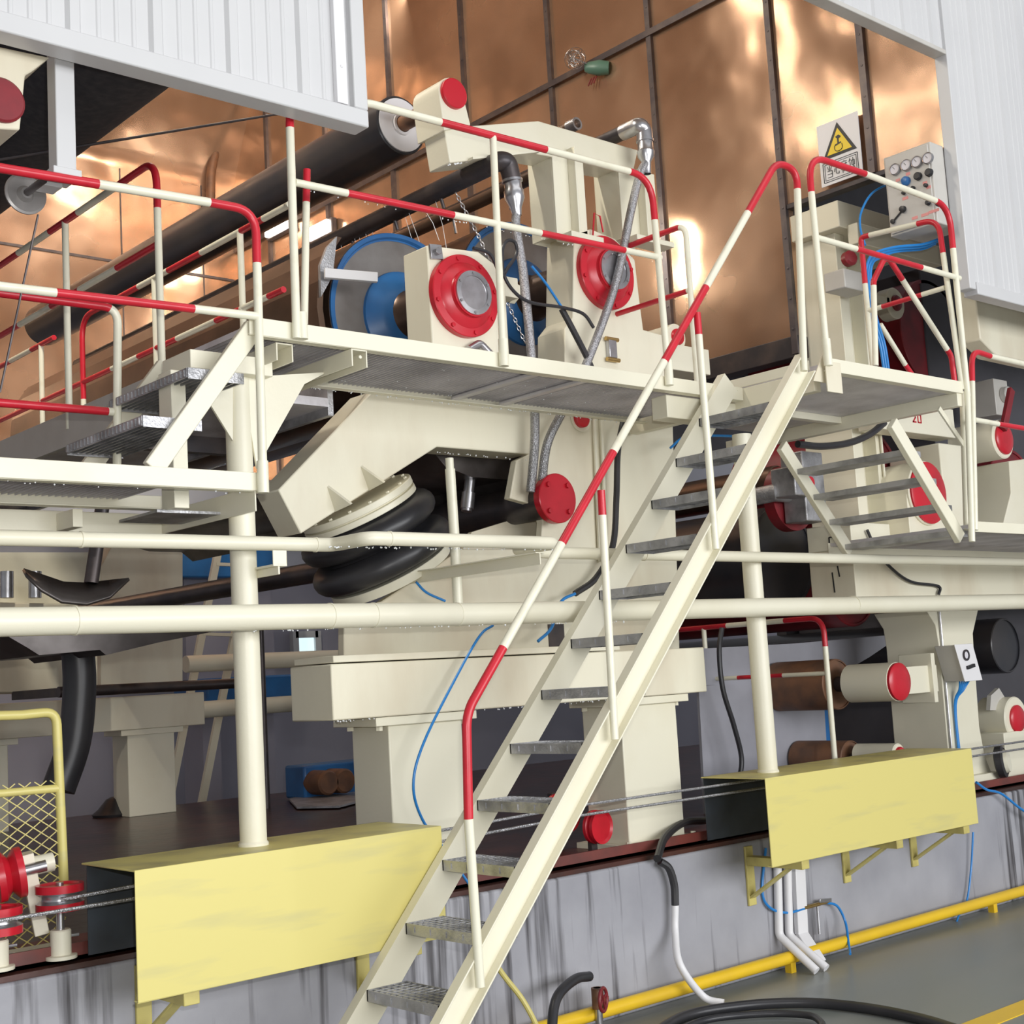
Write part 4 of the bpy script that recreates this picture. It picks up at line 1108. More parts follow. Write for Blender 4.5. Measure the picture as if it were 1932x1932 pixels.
# tall column in the notch of the copper wall
tcx = 7.60
mb = MB(); mb.box(tcx, tcx + .10, 5.2, 5.58, 2.26, 4.40); mb.box(tcx + .10, tcx + .26, 5.30, 5.52, 2.26, 4.40); mb.box(tcx + .26, tcx + .34, 5.2, 5.58, 2.26, 4.40); mb.build('column', 'cream', rf, bevel=0.004)
mb = MB(); mb.tube([(tcx + .18, 5.28, 2.3), (tcx + .18, 5.28, 4.2)], .022, 12); mb.tube([(tcx + .30, 5.185, 2.3), (tcx + .30, 5.185, 4.3)], .009, 8); mb.build('conduit', 'cream', rf)
mb = MB(); mb.box(7.52, 8.6, 5.10, 5.60, 4.40, 4.58); mb.build('head_beam', 'cream_worn', rf, bevel=0.006)
mb = MB(); mb.box(7.60, 8.6, 5.02, 5.10, 4.28, 4.42); mb.build('head_ledge', 'cream', rf, bevel=0.006)
mb = MB(); mb.box(7.585, 7.60, 5.26, 5.29, 4.07, 4.10); mb.build('bolt_hole_shade', 'black', rf)  # black block on the column stands in for the shade in a hole

# cream beam behind with the red number
mb = MB(); p0 = H(1665, 775, 5.3); mb.box(VY(1655, 790, 4.99).x, VY(1800, 790, 4.99).x, 4.99, 5.14, VY(1720, 816, 4.99).z, VY(1720, 816, 4.99).z + .2)
nb_ = mb.build('number_beam', 'cream', rf, bevel=0.005)
def stroke_text(parent, name, org, ux, uz, strokes, w, mat, nrm):
    mb = MB(); ux = Vector(ux); uz = Vector(uz); nrm = Vector(nrm)
    for (x0, y0, x1, y1) in strokes:
        a = Vector(org) + ux * x0 + uz * y0 + nrm * .001; b = Vector(org) + ux * x1 + uz * y1 + nrm * .001
        d = (b - a)
        if d.length < 1e-6: continue
        e = d.normalized() * w * .3
        mb.bar(a - e, b + e, w, 0.002, tuple(nrm.cross(d)))
    return mb.build(name, mat, parent)
o_ = VY(1722, 790, 4.99)
stroke_text(nb_, 'red_number', (o_.x, 4.989, o_.z - .02), (1, 0, 0), (0, 0, 1),
            [(0, .05, .03, .05), (.03, .05, .03, .03), (.03, .03, 0, 0), (0, 0, .035, 0), (.06, 0, .06, .05), (.06, .05, .095, .05), (.095, .05, .095, 0), (.095, 0, .06, 0)], .010, 'red', (0, -1, 0))

def bearing(name, lab, c, R, Lb, mat='cream', capr=0.8, group=None, cap='red'):
    t = thing(name, lab, 'bearing', c, group)
    mb = MB(); mb.lathe(c, (0, 1, 0), [(0, 0), (R - .008, 0), (R, .008), (R, Lb), (0, Lb)], 44); mb.build('housing', mat, t)
    mb = MB(); mb.lathe(c, (0, -1, 0), [(0, -.01), (R * capr, -.01), (R * capr, .012), (R * capr * .9, .02), (R * capr * .5, .026), (0, .026)], 40); mb.build('end_cap', cap, t)
    return t
c = H(1695, 1286, 4.86)
b1 = bearing('roll_bearing', 'cream bearing with red cap on the left face of the right pillar', c, 0.118, 0.34, capr=0.97)
mb = MB(); mb.box(c.x, 7.90, 4.93, 5.05, c.z - .085, c.z + .085); mb.box(7.80, 7.84, 4.90, 5.14, c.z - .15, c.z + .16); mb.build('arm', 'cream', b1, bevel=.004)
roll('lead_roll', (c.x, 5.30, c.z), 0.16, 5.77, 'rust', 'rusty roll behind the red capped bearing at the right pillar', [('journal', [(.05, 0), (.05, .15), (0, .15)], 'dark_steel')])
c = H(1697, 1424, 5.0)
bearing('roll_bearing', 'small low red capped bearing just above the right yellow guard', c, 0.07, 0.30, capr=.7)
roll('lead_roll', (c.x, 5.35, c.z - .03), 0.12, 5.77, 'rust', 'low rusty roll just above the right yellow guard', [('journal', [(.04, 0), (.04, .1), (0, .1)], 'dark_steel')])

# bearing with the big red flange between the descending steps
c = H(1750, 930, 4.98)
b2 = bearing('press_bearing', 'big cream bearing with bright red face seen between the descending steps', c, 0.215, 0.40, capr=0.96)
mb = MB(); mb.box(c.x - .215, c.x + .215, 5.0, 5.36, 2.26, c.z); mb.build('foot', 'cream', b2, bevel=.005)
roll('press_roll', (c.x - .02, 5.42, c.z + .12), 0.42, 6.3, 'dark_red', 'dull red press roll behind the big bright red faced bearing', [])
c = VY(1770, 628, 5.7)
rr_ = roll('press_roll', (c.x, 5.75, c.z), 0.44, 7.5, 'dark_red', 'thick dull red roll up under the right hood edge', [])
c = VY(1690, 572, 5.62)
b_ = bearing('roll_bearing', 'pale round bearing beside the thick dull red roll, right of blue cables', c, .12, .1, capr=.5, cap='dark_red')
mb = MB(); mb.box(7.93, c.x - .08, 5.62, 5.70, c.z - .03, c.z + .03); mb.build('arm', 'cream', b_)
# red chipped disc with grey housing
c = VY(1522, 935, 5.25)
cd = thing('chipped_roll_head', 'chipped red roll head with grey bracket and red button left of the tall column', 'roll head', c)
mb = MB(); mb.lathe(c + Vector((0, .1, 0)), (0, 1, 0), [(0, 0), (.21, 0), (.21, .08), (0, .08)], 48); mb.build('red_disc', 'dark_red', cd)
def pxbox(mb, xa, ya, xb, yb, y0, y1):
    A, B = VY(xa, ya, y0), VY(xb, yb, y0); mb.box(A.x, B.x, y0, y1, B.z, A.z)
mb = MB(); pxbox(mb, 1497, 878, 1534, 936, 5.12, 5.30); pxbox(mb, 1512, 850, 1562, 984, 5.17, 5.34); mb.build('bracket', 'galv', cd, bevel=.008)
q = VY(1528, 910, 5.115); mb = MB(); mb.lathe(q, (0, -1, 0), [(0, -.02), (.036, -.02), (.036, .01), (0, .012)], 24); mb.build('button', 'red', cd)
mb = MB(); q = VY(1460, 930, 5.3); mb.tube([q + Vector((.3, 0, 0)), q, q + Vector((-.06, .4, -.02))], .055, 18); mb.build('stub_shaft', 'galv', cd)
# black and bronze rolls behind the staircase
c = VY(1478, 1050, 5.6); roll('press_roll', c, 0.335, 8.0, 'roll_black', 'thick glossy black roll behind the upper staircase', [])
c = VY(1470, 912, 5.8); roll('press_roll', c, 0.125, 8.0, 'roll_brown', 'bronze roll above the thick black roll behind the staircase', [])
c = VY(1606, 1102, 5.6); roll('press_roll', c, 0.29, 7.5, 'dark_red', 'dull red roll showing under the thick cream pipe at right', [])
# right edge group
c = VY(1893, 828, 4.9)
b3 = bearing('roll_bearing', 'cream bearing with oval red cap at the right edge under the railing', c, .14, .35, capr=.8)
mb = MB(); mb.bar(VY(1893, 810, 4.86), VY(1908, 735, 4.86), .03, .06, (0, 1, 0)); mb.build('lever', 'dark_red', b3, bevel=.004)
c2 = VY(1880, 930, 5.4)
roll('press_roll', (c2.x + .25, 5.4, c2.z), .36, 5.74, 'dark_red', 'dull red roll behind the cream block at the right edge', [])
mb = MB(); mb.prism([VY(x, y, 4.95) for x, y in ((1904, 870), (1990, 858), (1990, 1040), (1893, 1030), (1893, 990), (1908, 930))], (0, .3, 0))
tag(mb.build('bearing_block', 'cream', bevel=.006), 'cream waisted block on the lower right walkway at the right edge', 'bearing')
mb = MB(); mb.prism([VY(x, y, 4.6) for x, y in ((1826, 440), (1990, 470), (1990, 695), (1880, 670), (1850, 640))], (0, .14, 0))
tag(mb.build('hood_beam', 'cream_worn', bevel=.01), 'large cream beam under the right hood panel', 'beam')
mb = MB(); mb.box(8.3, 8.7, 5.0, 5.4, 2.26, 3.0)
tag(mb.build('bearing_pedestal', 'cream', bevel=.01), 'cream pedestal behind the knee brace of the right platform', 'pedestal')
g_ = VY(1890, 745, 5.3)
mb = MB(); mb.box(g_.x - .10, g_.x + .1, 5.3, 5.5, g_.z - .16, g_.z + .12); mb.lathe((g_.x + .02, 5.3, g_.z), (0, -1, 0), [(0, 0), (.06, 0), (.06, .05), (0, .05)], 20)
tag(mb.build('valve_box', 'cabinet', bevel=.006), 'grey valve box above the oval red cap at the right edge', 'valve')

# pulley head near the right edge on the plinth
c = VY(1918, 1356, 4.95)
pu = bearing('sheave_unit', 'cream pulley head with red cap at the right edge beyond the pillar', c, .15, .22, capr=.62)
mb = MB(); mb.box(c.x - .22, c.x + .3, 4.93, 5.12, .72, c.z - .08); mb.build('foot', 'cream', pu, bevel=.006)
d = VY(1889, 1437, 4.86)
mb = MB(); mb.lathe(d, (0.35, -1, 0.1), [(0, -.03), (.085, -.03), (.105, -.02), (.105, .02), (.085, .03), (.08, .02), (0, .02)], 32); mb.build('black_wheel', 'rubber', pu)
mb = MB(); mb.lathe(d, (0.35, -1, 0.1), [(0, .02), (.078, .02), (.07, .05), (0, .05)], 32); mb.build('wheel_hub', 'cream', pu)
q = VY(1888, 1330, 5.0); mb = MB(); mb.prism([VY(x, y, 5.02) for x, y in ((1868, 1340), (1870, 1312), (1885, 1298), (1896, 1316), (1898, 1340))], (0, .03, 0)); mb.build('guard_plate', 'cabinet', pu)

# white junction box on the pillar
jb = thing('junction_box', 'white faced junction box on the right pillar with blue cables below', 'junction box', VY(1818, 1280, 4.9))
J = lambda px, py, y=4.785: VY(px, py, y)
quad = [(1802, 1217), (1834, 1215), (1853, 1282), (1822, 1285)]
mb = MB(); mb.prism([J(*p, 4.79) for p in quad], (0, .15, 0)); mb.build('box_body', 'cabinet', jb, bevel=.004)
mb = MB(); mb.prism([J(x + dx, y + dy, 4.782) for (x, y), (dx, dy) in zip(quad, ((-1, -1), (1, -1), (1, 1), (-1, 1)))], (0, .007, 0)); mb.build('front_cover', 'white_plain', jb, bevel=.003)
m0 = J(1822, 1236, 4.781)
mb = MB(); mb.lathe(m0, (0, -1, 0), [(.024, 0), (.036, 0), (.036, .008), (.024, .008), (.024, 0)], 28); mb.build('meter_ring', 'dark_steel', jb)
mb = MB(); mb.lathe(m0, (0, -1, 0), [(0, 0), (.023, 0), (.023, .004), (0, .004)], 28); mb.build('meter_face', 'gauge', jb)
mb = MB(); mb.bar(J(1825, 1260, 4.775), J(1838, 1255, 4.775), .02, .022); mb.build('rotary_switch', 'black', jb, bevel=.003)
a = J(1806, 1284, 4.86); b = a.copy()
for k in range(5):
    mb = MB(); x = a.x + .03 + k * .03
    mb.tube(smooth_path([(x, 4.86, b.z), (x * .5 + (a.x + .06) * .5, 4.88, b.z - .06), (a.x + .055 + k * .004, 4.93, b.z - .16), (a.x + .05 + k * .004, 4.93, b.z - .5)], 5), .006, 8)
    tag(mb.build('blue_cable', 'blue_tube'), 'one of the thin blue cables bundled under the white junction box', 'cable', 'blue cables under the junction box')

# ---------------- control cabinet and sign at the notch
cb = thing('control_cabinet', 'grey pneumatic control cabinet with four gauges beside the hood edge', 'cabinet', (7.42, 4.44, 4.17))
mb = MB(); mb.box(7.36, 7.505, 4.30, 4.63, 4.165, hz(4.775)); mb.box(7.505, 7.70, 4.31, 4.62, 4.18, NZ - 0.05); mb.build('cabinet_body', 'cabinet', cb, bevel=.006)
mb = MB(); mb.box(7.35, 7.362, 4.315, 4.615, 4.178, hz(4.76)); mb.build('front_panel', 'cabinet', cb, bevel=.003)
for k in range(4):
    p = VX([1690, 1711, 1731, 1752][k], [320, 312, 306, 299][k], 7.349)
    mb = MB(); mb.lathe(p, (-1, 0, 0), [(0, 0), (.036, 0), (.036, .016), (.031, .018), (.030, .012), (0, .012)], 28, mats=[0, 0, 0, 0, 1]); g = mb.build('gauge', ['steel', 'gauge'], cb)
    mb = MB(); mb.bar(p + Vector((-.0135, 0, 0)), p + Vector((-.0135, .012, .018)), .003, .002, (1, 0, 0)); mb.build('needle', 'black', g)
for (x, y, rr0, mt) in ((1710, 342, .030, 'blue'), (1733, 333, .026, 'black'), (1754, 326, .026, 'black'), (1724, 355, .012, 'black'), (1748, 350, .012, 'black'), (1706, 365, .010, 'black'), (1752, 383, .016, 'black'), (1772, 385, .018, 'black')):
    p = VX(x, y, 7.349)
    mb = MB(); mb.lathe(p, (-1, 0, 0), [(0, 0), (rr0, 0), (rr0 * .9, .02), (rr0 * .7, .024), (0, .024)], 20); mb.build('knob', mt, cb)
a, b = VX(1704, 395, 7.345), VX(1685, 418, 7.345)
mb = MB(); mb.cyl(a, b, .006, 10); mb.lathe(a, (-1, 0, 0), [(0, 0), (.022, 0), (.018, .02), (0, .024)], 16); mb.lathe(b, (-1, 0, 0), [(0, 0), (.016, 0), (.014, .012), (0, .014)], 16)
mb.build('lever', 'black', cb)
for (x, y, w_) in ((1694, 340, .03), (1713, 328, .03), (1745, 345, .03), (1752, 353, .03), (1708, 374, .04), (1726, 411, .04), (1745, 405, .05), (1762, 398, .07)):
    p = VX(x, y, 7.349)
    mb = MB(); mb.box(7.3485, 7.3505, p.y - w_ / 2, p.y + w_ / 2, p.z - .009, p.z + .009); mb.build('label_strip', 'label_red', cb)

sg = thing('warning_sign', 'white warning sign with yellow triangle hanging on the copper wall', 'sign', (7.47, 5.02, hz(4.77)))
SYa, SYb, SZa, SZb = 5.345 * .968, 5.015 * .968, hz(4.775), hz(5.205)    # left, right edge (seen from the front), bottom, top
mb = MB(); mb.box(7.466, 7.473, SYb, SYa, SZa, SZb); mb.build('plate', 'white_plain', sg)
def SP(u, v, d=0.0): return Vector((7.465 - d, SYa + (SYb - SYa) * u, SZa + (SZb - SZa) * v))
mb = MB(); mb.prism([SP(.10, .42), SP(.50, .95), SP(.92, .42)], (-.002, 0, 0)); mb.build('triangle_border', 'black', sg)
mb = MB(); mb.prism([SP(.21, .465, .002), SP(.505, .855, .002), SP(.81, .465, .002)], (-.002, 0, 0)); mb.build('triangle_field', 'sign_yellow', sg)
mb = MB()
mb.prism([SP(.44, .72, .005), SP(.52, .74, .005), (SP(.58, .70, .005)), SP(.50, .67, .005)], (-.001, 0, 0))
mb.bar(SP(.50, .69, .005), SP(.50, .60, .005), .012, .001, (0, 1, 0))
mb.prism([SP(.42, .60, .005), SP(.56, .62, .005), SP(.58, .60, .005), SP(.42, .575, .005)], (-.001, 0, 0))
ring = [SP(.50 + .095 * math.cos(k * math.pi / 8), .535 + .055 * math.sin(k * math.pi / 8), .005) for k in range(8, 17)]
mb.tube(ring, .0025, 6)
mb.tube([SP(.41, .585, .005), SP(.405, .535, .005)], .0025, 6); mb.tube([SP(.595, .535, .005), SP(.585, .585, .005)], .0025, 6)
mb.build('pictogram', 'black', sg)
mb = MB()
for (u0, v0, u1, v1) in ((.08, .05, .92, .05), (.92, .05, .92, .36), (.92, .36, .08, .36), (.08, .36, .08, .05)):
    mb.bar(SP(u0, v0, .001), SP(u1, v1, .001), .006, .002, (1, 0, 0))
for (u0, v0, u1, v1) in ((.12, .08, .88, .08), (.88, .08, .88, .33), (.88, .33, .12, .33), (.12, .33, .12, .08)):
    mb.bar(SP(u0, v0, .001), SP(u1, v1, .001), .003, .002, (1, 0, 0))
mb.build('text_frame', 'black', sg)
GL = [  # the four characters, in unit squares
    [(.5, .55, .5, .95), (.2, .9, .35, .62), (.8, .9, .65, .62), (.15, .55, .85, .55), (.85, .55, .85, .08), (.15, .08, .85, .08), (.15, .32, .85, .32)],
    [(.12, .35, .2, .6), (.35, .7, .38, .2), (.38, .2, .75, .15), (.75, .15, .78, .32), (.5, .85, .6, .62), (.8, .72, .92, .45)],
    [(.5, .98, .52, .9), (.12, .88, .9, .88), (.16, .88, .08, .3), (.3, .7, .26, .5), (.48, .72, .9, .72), (.75, .8, .75, .45), (.25, .4, .9, .4), (.25, .4, .25, .05), (.9, .4, .9, .05), (.55, .38, .4, .15), (.58, .3, .75, .15)],
    [(.3, .95, .12, .7), (.2, .8, .42, .8), (.27, .68, .27, .15), (.27, .15, .45, .3), (.52, .75, .52, .4), (.52, .75, .92, .75), (.92, .75, .92, .4), (.52, .4, .92, .4), (.72, .95, .72, .1), (.5, .1, .95, .16), (.85, .3, .95, .1)]]
S_ = []
for i, gl in enumerate(GL):
    for (x0, y0, x1, y1) in gl:
        f = lambda x, y: (.15 + i * .178 + x * .165, .10 + y * .215)
        a, b = f(x0, y0), f(x1, y1); S_.append((a[0], a[1], b[0], b[1]))
mb = MB()
for (x0, y0, x1, y1) in S_:
    mb.bar(SP(x0, y0, .001), SP(x1, y1, .001), .005, .002, (1, 0, 0))
mb.build('characters', 'black', sg)
# mushroom-head box on the tall column
a = VY(1592, 505, 5.0); b = VY(1640, 552, 5.0)
eb = thing('push_button_box', 'grey push button box with red mushroom head beside tall column', 'switch', a)
mb = MB(); mb.box(a.x, b.x, 5.0, 5.16, b.z, a.z); mb.build('box_body', 'cabinet', eb, bevel=.008)
mb = MB(); q = VY(1602, 488, 5.0); mb.lathe(q, (-.3, -1, 0), [(0, -.02), (.05, -.02), (.05, .02), (.035, .035), (0, .04)], 24); mb.build('mushroom_head', 'dark_red', eb)

# ================================================================== CABLES AND TUBES ON THE MACHINE
def cable(pix, r, mat, lab, name='cable', cat='cable', n=8, group=None):
    pts = [VY(*p) for p in pix]
    mb = MB(); mb.tube(smooth_path(pts, n), r, 10)
    return tag(mb.build(name, mat), lab, cat, group)
Y = 5.12
cable([(930, 1180, 4.86), (905, 1200, 4.84), (862, 1275, 4.82), (800, 1400, 4.80), (780, 1480, 4.80), (797, 1546, 4.81), (842, 1607, 4.79), (885, 1668, 4.76)], .006, 'blue_tube', 'thin blue air tube curving down in front of the left pedestal', 'air_tube', 'tube')
cable([(1178, 785, Y), (1166, 850, Y), (1163, 940, Y), (1156, 1030, Y), (1125, 1090, Y), (1085, 1120, Y)], .017, 'rubber', 'thick black cable hanging down the press frame behind the stairs', 'black_cable')
cable([(1085, 1120, Y - .03), (1058, 1136, Y - .03), (1040, 1185, Y - .03), (1015, 1210, Y - .03)], .008, 'blue_tube', 'short blue tube ends coming out of the thick black cable', 'air_tube', 'tube')
cable([(785, 1098, 5.1), (805, 1118, 5.1), (840, 1134, 5.08)], .006, 'blue_tube', 'short piece of blue tube beside lower bellows disc', 'air_tube', 'tube')
Y = 5.05
cable([(893, 468, Y), (925, 480, Y), (945, 520, Y), (958, 505, Y), (974, 480, Y), (972, 458, Y), (957, 454, Y), (948, 472, Y), (950, 515, Y), (968, 548, Y), (1000, 570, Y), (1060, 580, Y), (1100, 592, Y), (1120, 618, Y)], .009, 'rubber', 'black cable with a loop running between the two red flanges', 'black_cable')
cable([(1003, 502, Y + .05), (1030, 535, Y + .05), (1060, 580, Y + .05)], .007, 'blue_tube', 'bright blue tube between the two red flanges', 'air_tube', 'tube')
cable([(1060, 583, Y + .04), (1085, 630, Y + .04), (1110, 680, Y + .05), (1125, 720, Y + .05)], .017, 'rubber', 'thick black hose sleeve left of the right red flange', 'black_cable')
for k, lab in ((0, 'front'), (1, 'middle'), (2, 'rear')):
    o = k * 4.5
    cable([(1775 - o, 450 + o, 4.45 + .02 * k), (1740, 461 + o, 4.5 + .03 * k), (1690, 466 + o, 4.55 + .03 * k), (1650 + o, 478 + o, 4.55 + .03 * k), (1636 + o, 500, 4.52 + .03 * k), (1634 + o, 540, 4.5 + .03 * k), (1645 + o, 600, 4.5 + .03 * k), (1660 + o, 650, 4.5 + .03 * k), (1668 + o, 700, 4.5 + .03 * k)], .0085, 'blue_tube',
          'blue air tube of the tied bundle along the platform side railing, %s strand' % lab, 'air_tube', 'tube', group='blue air tubes tied to the platform railing')
cable([(1682, 344, 4.75), (1645, 365, 4.75), (1625, 400, 4.75), (1623, 430, 4.7), (1632, 462, 4.6)], .007, 'blue_tube', 'thin blue tube looping left from the control cabinet', 'air_tube', 'tube')
cable([(1505, 838, 4.9), (1550, 842, 4.9), (1600, 836, 4.9), (1640, 820, 4.9), (1668, 798, 4.9)], .022, 'rubber', 'thick black cable sagging under the stair-head platform', 'black_cable')
cable([(1265, 845, 5.0), (1290, 826, 5.0), (1340, 822, 4.9), (1412, 824, 4.66)], .007, 'blue_tube', 'thin blue tube passing behind the stairs below the upper walkway', 'air_tube', 'tube')
cable([(1636, 1000, 4.93), (1655, 1040, 4.93), (1685, 1075, 4.93), (1720, 1098, 4.93), (1770, 1106, 4.93), (1771, 1122, 4.93)], .010, 'rubber', 'black cable curving across the cream beam at right', 'black_cable')
cable([(1362, 1185, 5.6), (1357, 1230, 5.6), (1364, 1300, 5.6), (1385, 1370, 5.6), (1399, 1430, 5.6), (1394, 1475, 5.6), (1384, 1530, 5.6)], .016, 'rubber', 'black hose hanging behind the round post at right of the stairs', 'black_hose', 'hose')
cable([(1842, 1476, 4.72), (1862, 1490, 4.72), (1890, 1498, 4.72), (1932, 1530, 4.70), (1990, 1560, 4.7)], .008, 'blue_tube', 'blue tube lying over the plinth edge at the right of the right guard', 'air_tube', 'tube')
cable([(1836, 1570, 4.74), (1832, 1640, 4.75), (1824, 1700, 4.75), (1808, 1730, 4.74), (1800, 1760, 4.69)], .006, 'blue_tube', 'thin blue tube hanging down the plinth under right end of right guard', 'air_tube', 'tube')

# back railing behind the right guard (runs back over the plinth)
xx = VY(1577, 1455, 4.95).x
br2 = thing('plinth_railing', 'red and cream railing running back over the plinth behind the right guard', 'railing', (xx, 4.95, .70))
zt = VY(1548, 1165, 4.95).z; zm = VX(1565, 1270, xx).z
yf = VX(1328, 1190, xx).y
rail_part('top_rail', br2, [(xx, yf + .5, zt), (xx, 4.95, zt), (xx, 4.95, .70)], [(xx, VX(1372, 1184, xx).y, zt), (xx, VX(1480, 1172, xx).y, zt), (xx, 4.95, zt - .17)], 1, .0165, .10)
rail_part('mid_rail', br2, [(xx, yf, zm), (xx, 4.95, zm)], [(xx, VX(1393, 1287, xx).y, zm), (xx, VX(1478, 1282, xx).y, zm)], 0, .013)
mb = MB(); mb.tube([(xx, yf, .70), (xx, yf, zt)], .0155, 14); mb.build('post', 'rail_white', br2)

# ================================================================== BESIDE THE FLOOR
cable([(1330, 1548, 5.0), (1290, 1552, 4.95), (1255, 1580, 4.85), (1240, 1620, 4.72)], .02, 'rubber', 'black hose bend coming out behind the open black guard end', 'black_hose', 'hose')
cable([(1245, 1625, 4.74), (1262, 1638, 4.73), (1272, 1670, 4.73), (1274, 1708, 4.73)], .019, 'rubber', 'black hose sleeve hanging on the plinth above the white hose', 'black_hose', 'hose')
p = VZ(1316, 1884, 0.02)
mb = MB(); mb.tube(smooth_path([VY(1274, 1706, 4.73), VY(1274, 1760, 4.72), VY(1283, 1820, 4.62), (p.x - .05, 4.58, .05), (p.x, 4.50, 0.02)], 8), .018, 12)
tag(mb.build('white_hose', 'white_plain'), 'white hose hanging from the black sleeve down across the yellow pipe', 'hose')
for i, (x, r, lab) in enumerate(((1467, .022, 'leftmost'), (1486, .022, 'middle'))):
    a = VY(x, 1640, 4.755); b = VY(x + 3, 1765, 4.755); e = VZ(1498 + i * 22, 1826 - i * 5, .02); e.y = min(e.y, 4.55)
    mb = MB(); mb.tube(fillet([a + Vector((0, 0, .12)), a, b, e], .05), r, 14)
    tag(mb.build('conduit', 'white_plain'), 'white plastic conduit down the plinth, %s of the group under right guard' % lab, 'conduit', 'white conduits on the plinth')
a = VY(1508, 1640, 4.76); b = VY(1512, 1762, 4.76); e = VZ(1546, 1815, .03)
mb = MB(); mb.bar(a + Vector((0, 0, .12)), b, .03, .085, (0, 1, 0)); mb.bar(b, e, .085, .03, (1, 0, 0))
tag(mb.build('conduit', 'white_plain', bevel=.004), 'flat white plastic trunking down the plinth, right of the two round conduits', 'conduit', 'white conduits on the plinth')
cable([(1445, 1600, 4.77), (1438, 1680, 4.77), (1452, 1712, 4.76), (1485, 1722, 4.75), (1518, 1714, 4.75)], .007, 'blue_tube', 'blue tube crossing the white conduits to the small brass valve', 'air_tube', 'tube')
cable([(1560, 1703, 4.75), (1580, 1710, 4.74), (1595, 1740, 4.72), (1601, 1780, 4.66), (1604, 1800, 4.60)], .007, 'blue_tube', 'blue tube from the small brass valve down over the yellow pipe', 'air_tube', 'tube')
vb = thing('air_valve', 'small brass air valve on the plinth between two blue tubes', 'valve', VY(1540, 1707, 4.75))
mb = MB(); mb.tube([VY(1517, 1713, 4.75), VY(1562, 1701, 4.75)], .010, 10); mb.build('valve_body', 'brass', vb)
mb = MB(); mb.bar(VY(1546, 1700, 4.735), VY(1568, 1698, 4.735), .01, .02); mb.build('handle', 'steel', vb, bevel=.002)
mb = MB(); mb.tube([VY(1542, 1710, 4.75), VY(1546, 1762, 4.75)], .007, 8); mb.build('drop_pipe', 'steel', vb)

# valve with a red hand wheel, black hose
v0 = VY(1128, 1885, 4.66)
vv = thing('gate_valve', 'small valve with red hand wheel on the pipe at the foot of plinth', 'valve', (v0.x, v0.y, 0))
mb = MB(); mb.tube([(v0.x, 4.66, 0), (v0.x, 4.66, v0.z + .05)], .018, 14); mb.build('stem_pipe', 'steel', vv)
mb = MB(); mb.tube([(v0.x, 4.66, v0.z - .04), (v0.x, 4.66, v0.z + .05)], .028, 14); mb.lathe((v0.x, 4.66, v0.z), (1, -1, 0), [(.012, 0), (.012, .05), (0, .05)], 12); mb.build('valve_body', 'rust', vv)
w0 = VY(1138, 1886, 4.60)
mb = MB()
nrm = Vector((.5, -1, 0)).normalized(); e1 = Vector((0, 0, 1)); e2 = nrm.cross(e1)
ring = [w0 + (e1 * math.cos(k * math.pi / 12) + e2 * math.sin(k * math.pi / 12)) * .050 for k in range(25)]
mb.tube(ring, .008, 10, caps=False)
for k in range(4): mb.tube([w0, w0 + (e1 * math.cos(k * math.pi / 2 + .4) + e2 * math.sin(k * math.pi / 2 + .4)) * .048], .005, 8)
mb.lathe(w0, nrm, [(0, -.02), (.012, -.02), (.012, .008), (0, .008)], 12)
mb.build('hand_wheel', 'dark_red', vv)
mb = MB(); mb.tube(smooth_path([VY(1112, 1842, 4.66), VY(1085, 1848, 4.62), VY(1052, 1880, 4.55), VY(1042, 1932, 4.5), VY(1045, 1990, 4.45)], 8), .022, 14)
tag(mb.build('black_hose', 'rubber'), 'black hose bending down from the valve with the red hand wheel', 'hose')
cable([(908, 1780, 4.60), (950, 1840, 4.58), (985, 1885, 4.55), (1012, 1935, 4.5), (1025, 1975, 4.45)], .012, 'olive_yellow', 'pale yellow hose passing behind the near stringer at the foot of stairs', 'yellow_hose', 'hose')
pts = [VZ(x, y, .025) for x, y in ((1215, 1965), (1290, 1918), (1400, 1898), (1510, 1892), (1600, 1898), (1690, 1912), (1780, 1935), (1840, 1965), (1700, 1990), (1480, 1990))]
mb = MB(); mb.tube(smooth_path(pts, 8), .024, 14)
tag(mb.build('black_hose', 'rubber'), 'thick black hose coiled on the floor at the bottom of the picture, outer loop', 'hose')
pts = [VZ(x, y, .025) for x, y in ((1250, 1960), (1330, 1925), (1440, 1913), (1520, 1915), (1545, 1925), (1548, 1940), (1500, 1960))]
mb = MB(); mb.tube(smooth_path(pts, 8), .016, 12)
tag(mb.build('black_hose', 'rubber'), 'thinner black hose lying inside the coil on the floor', 'hose')

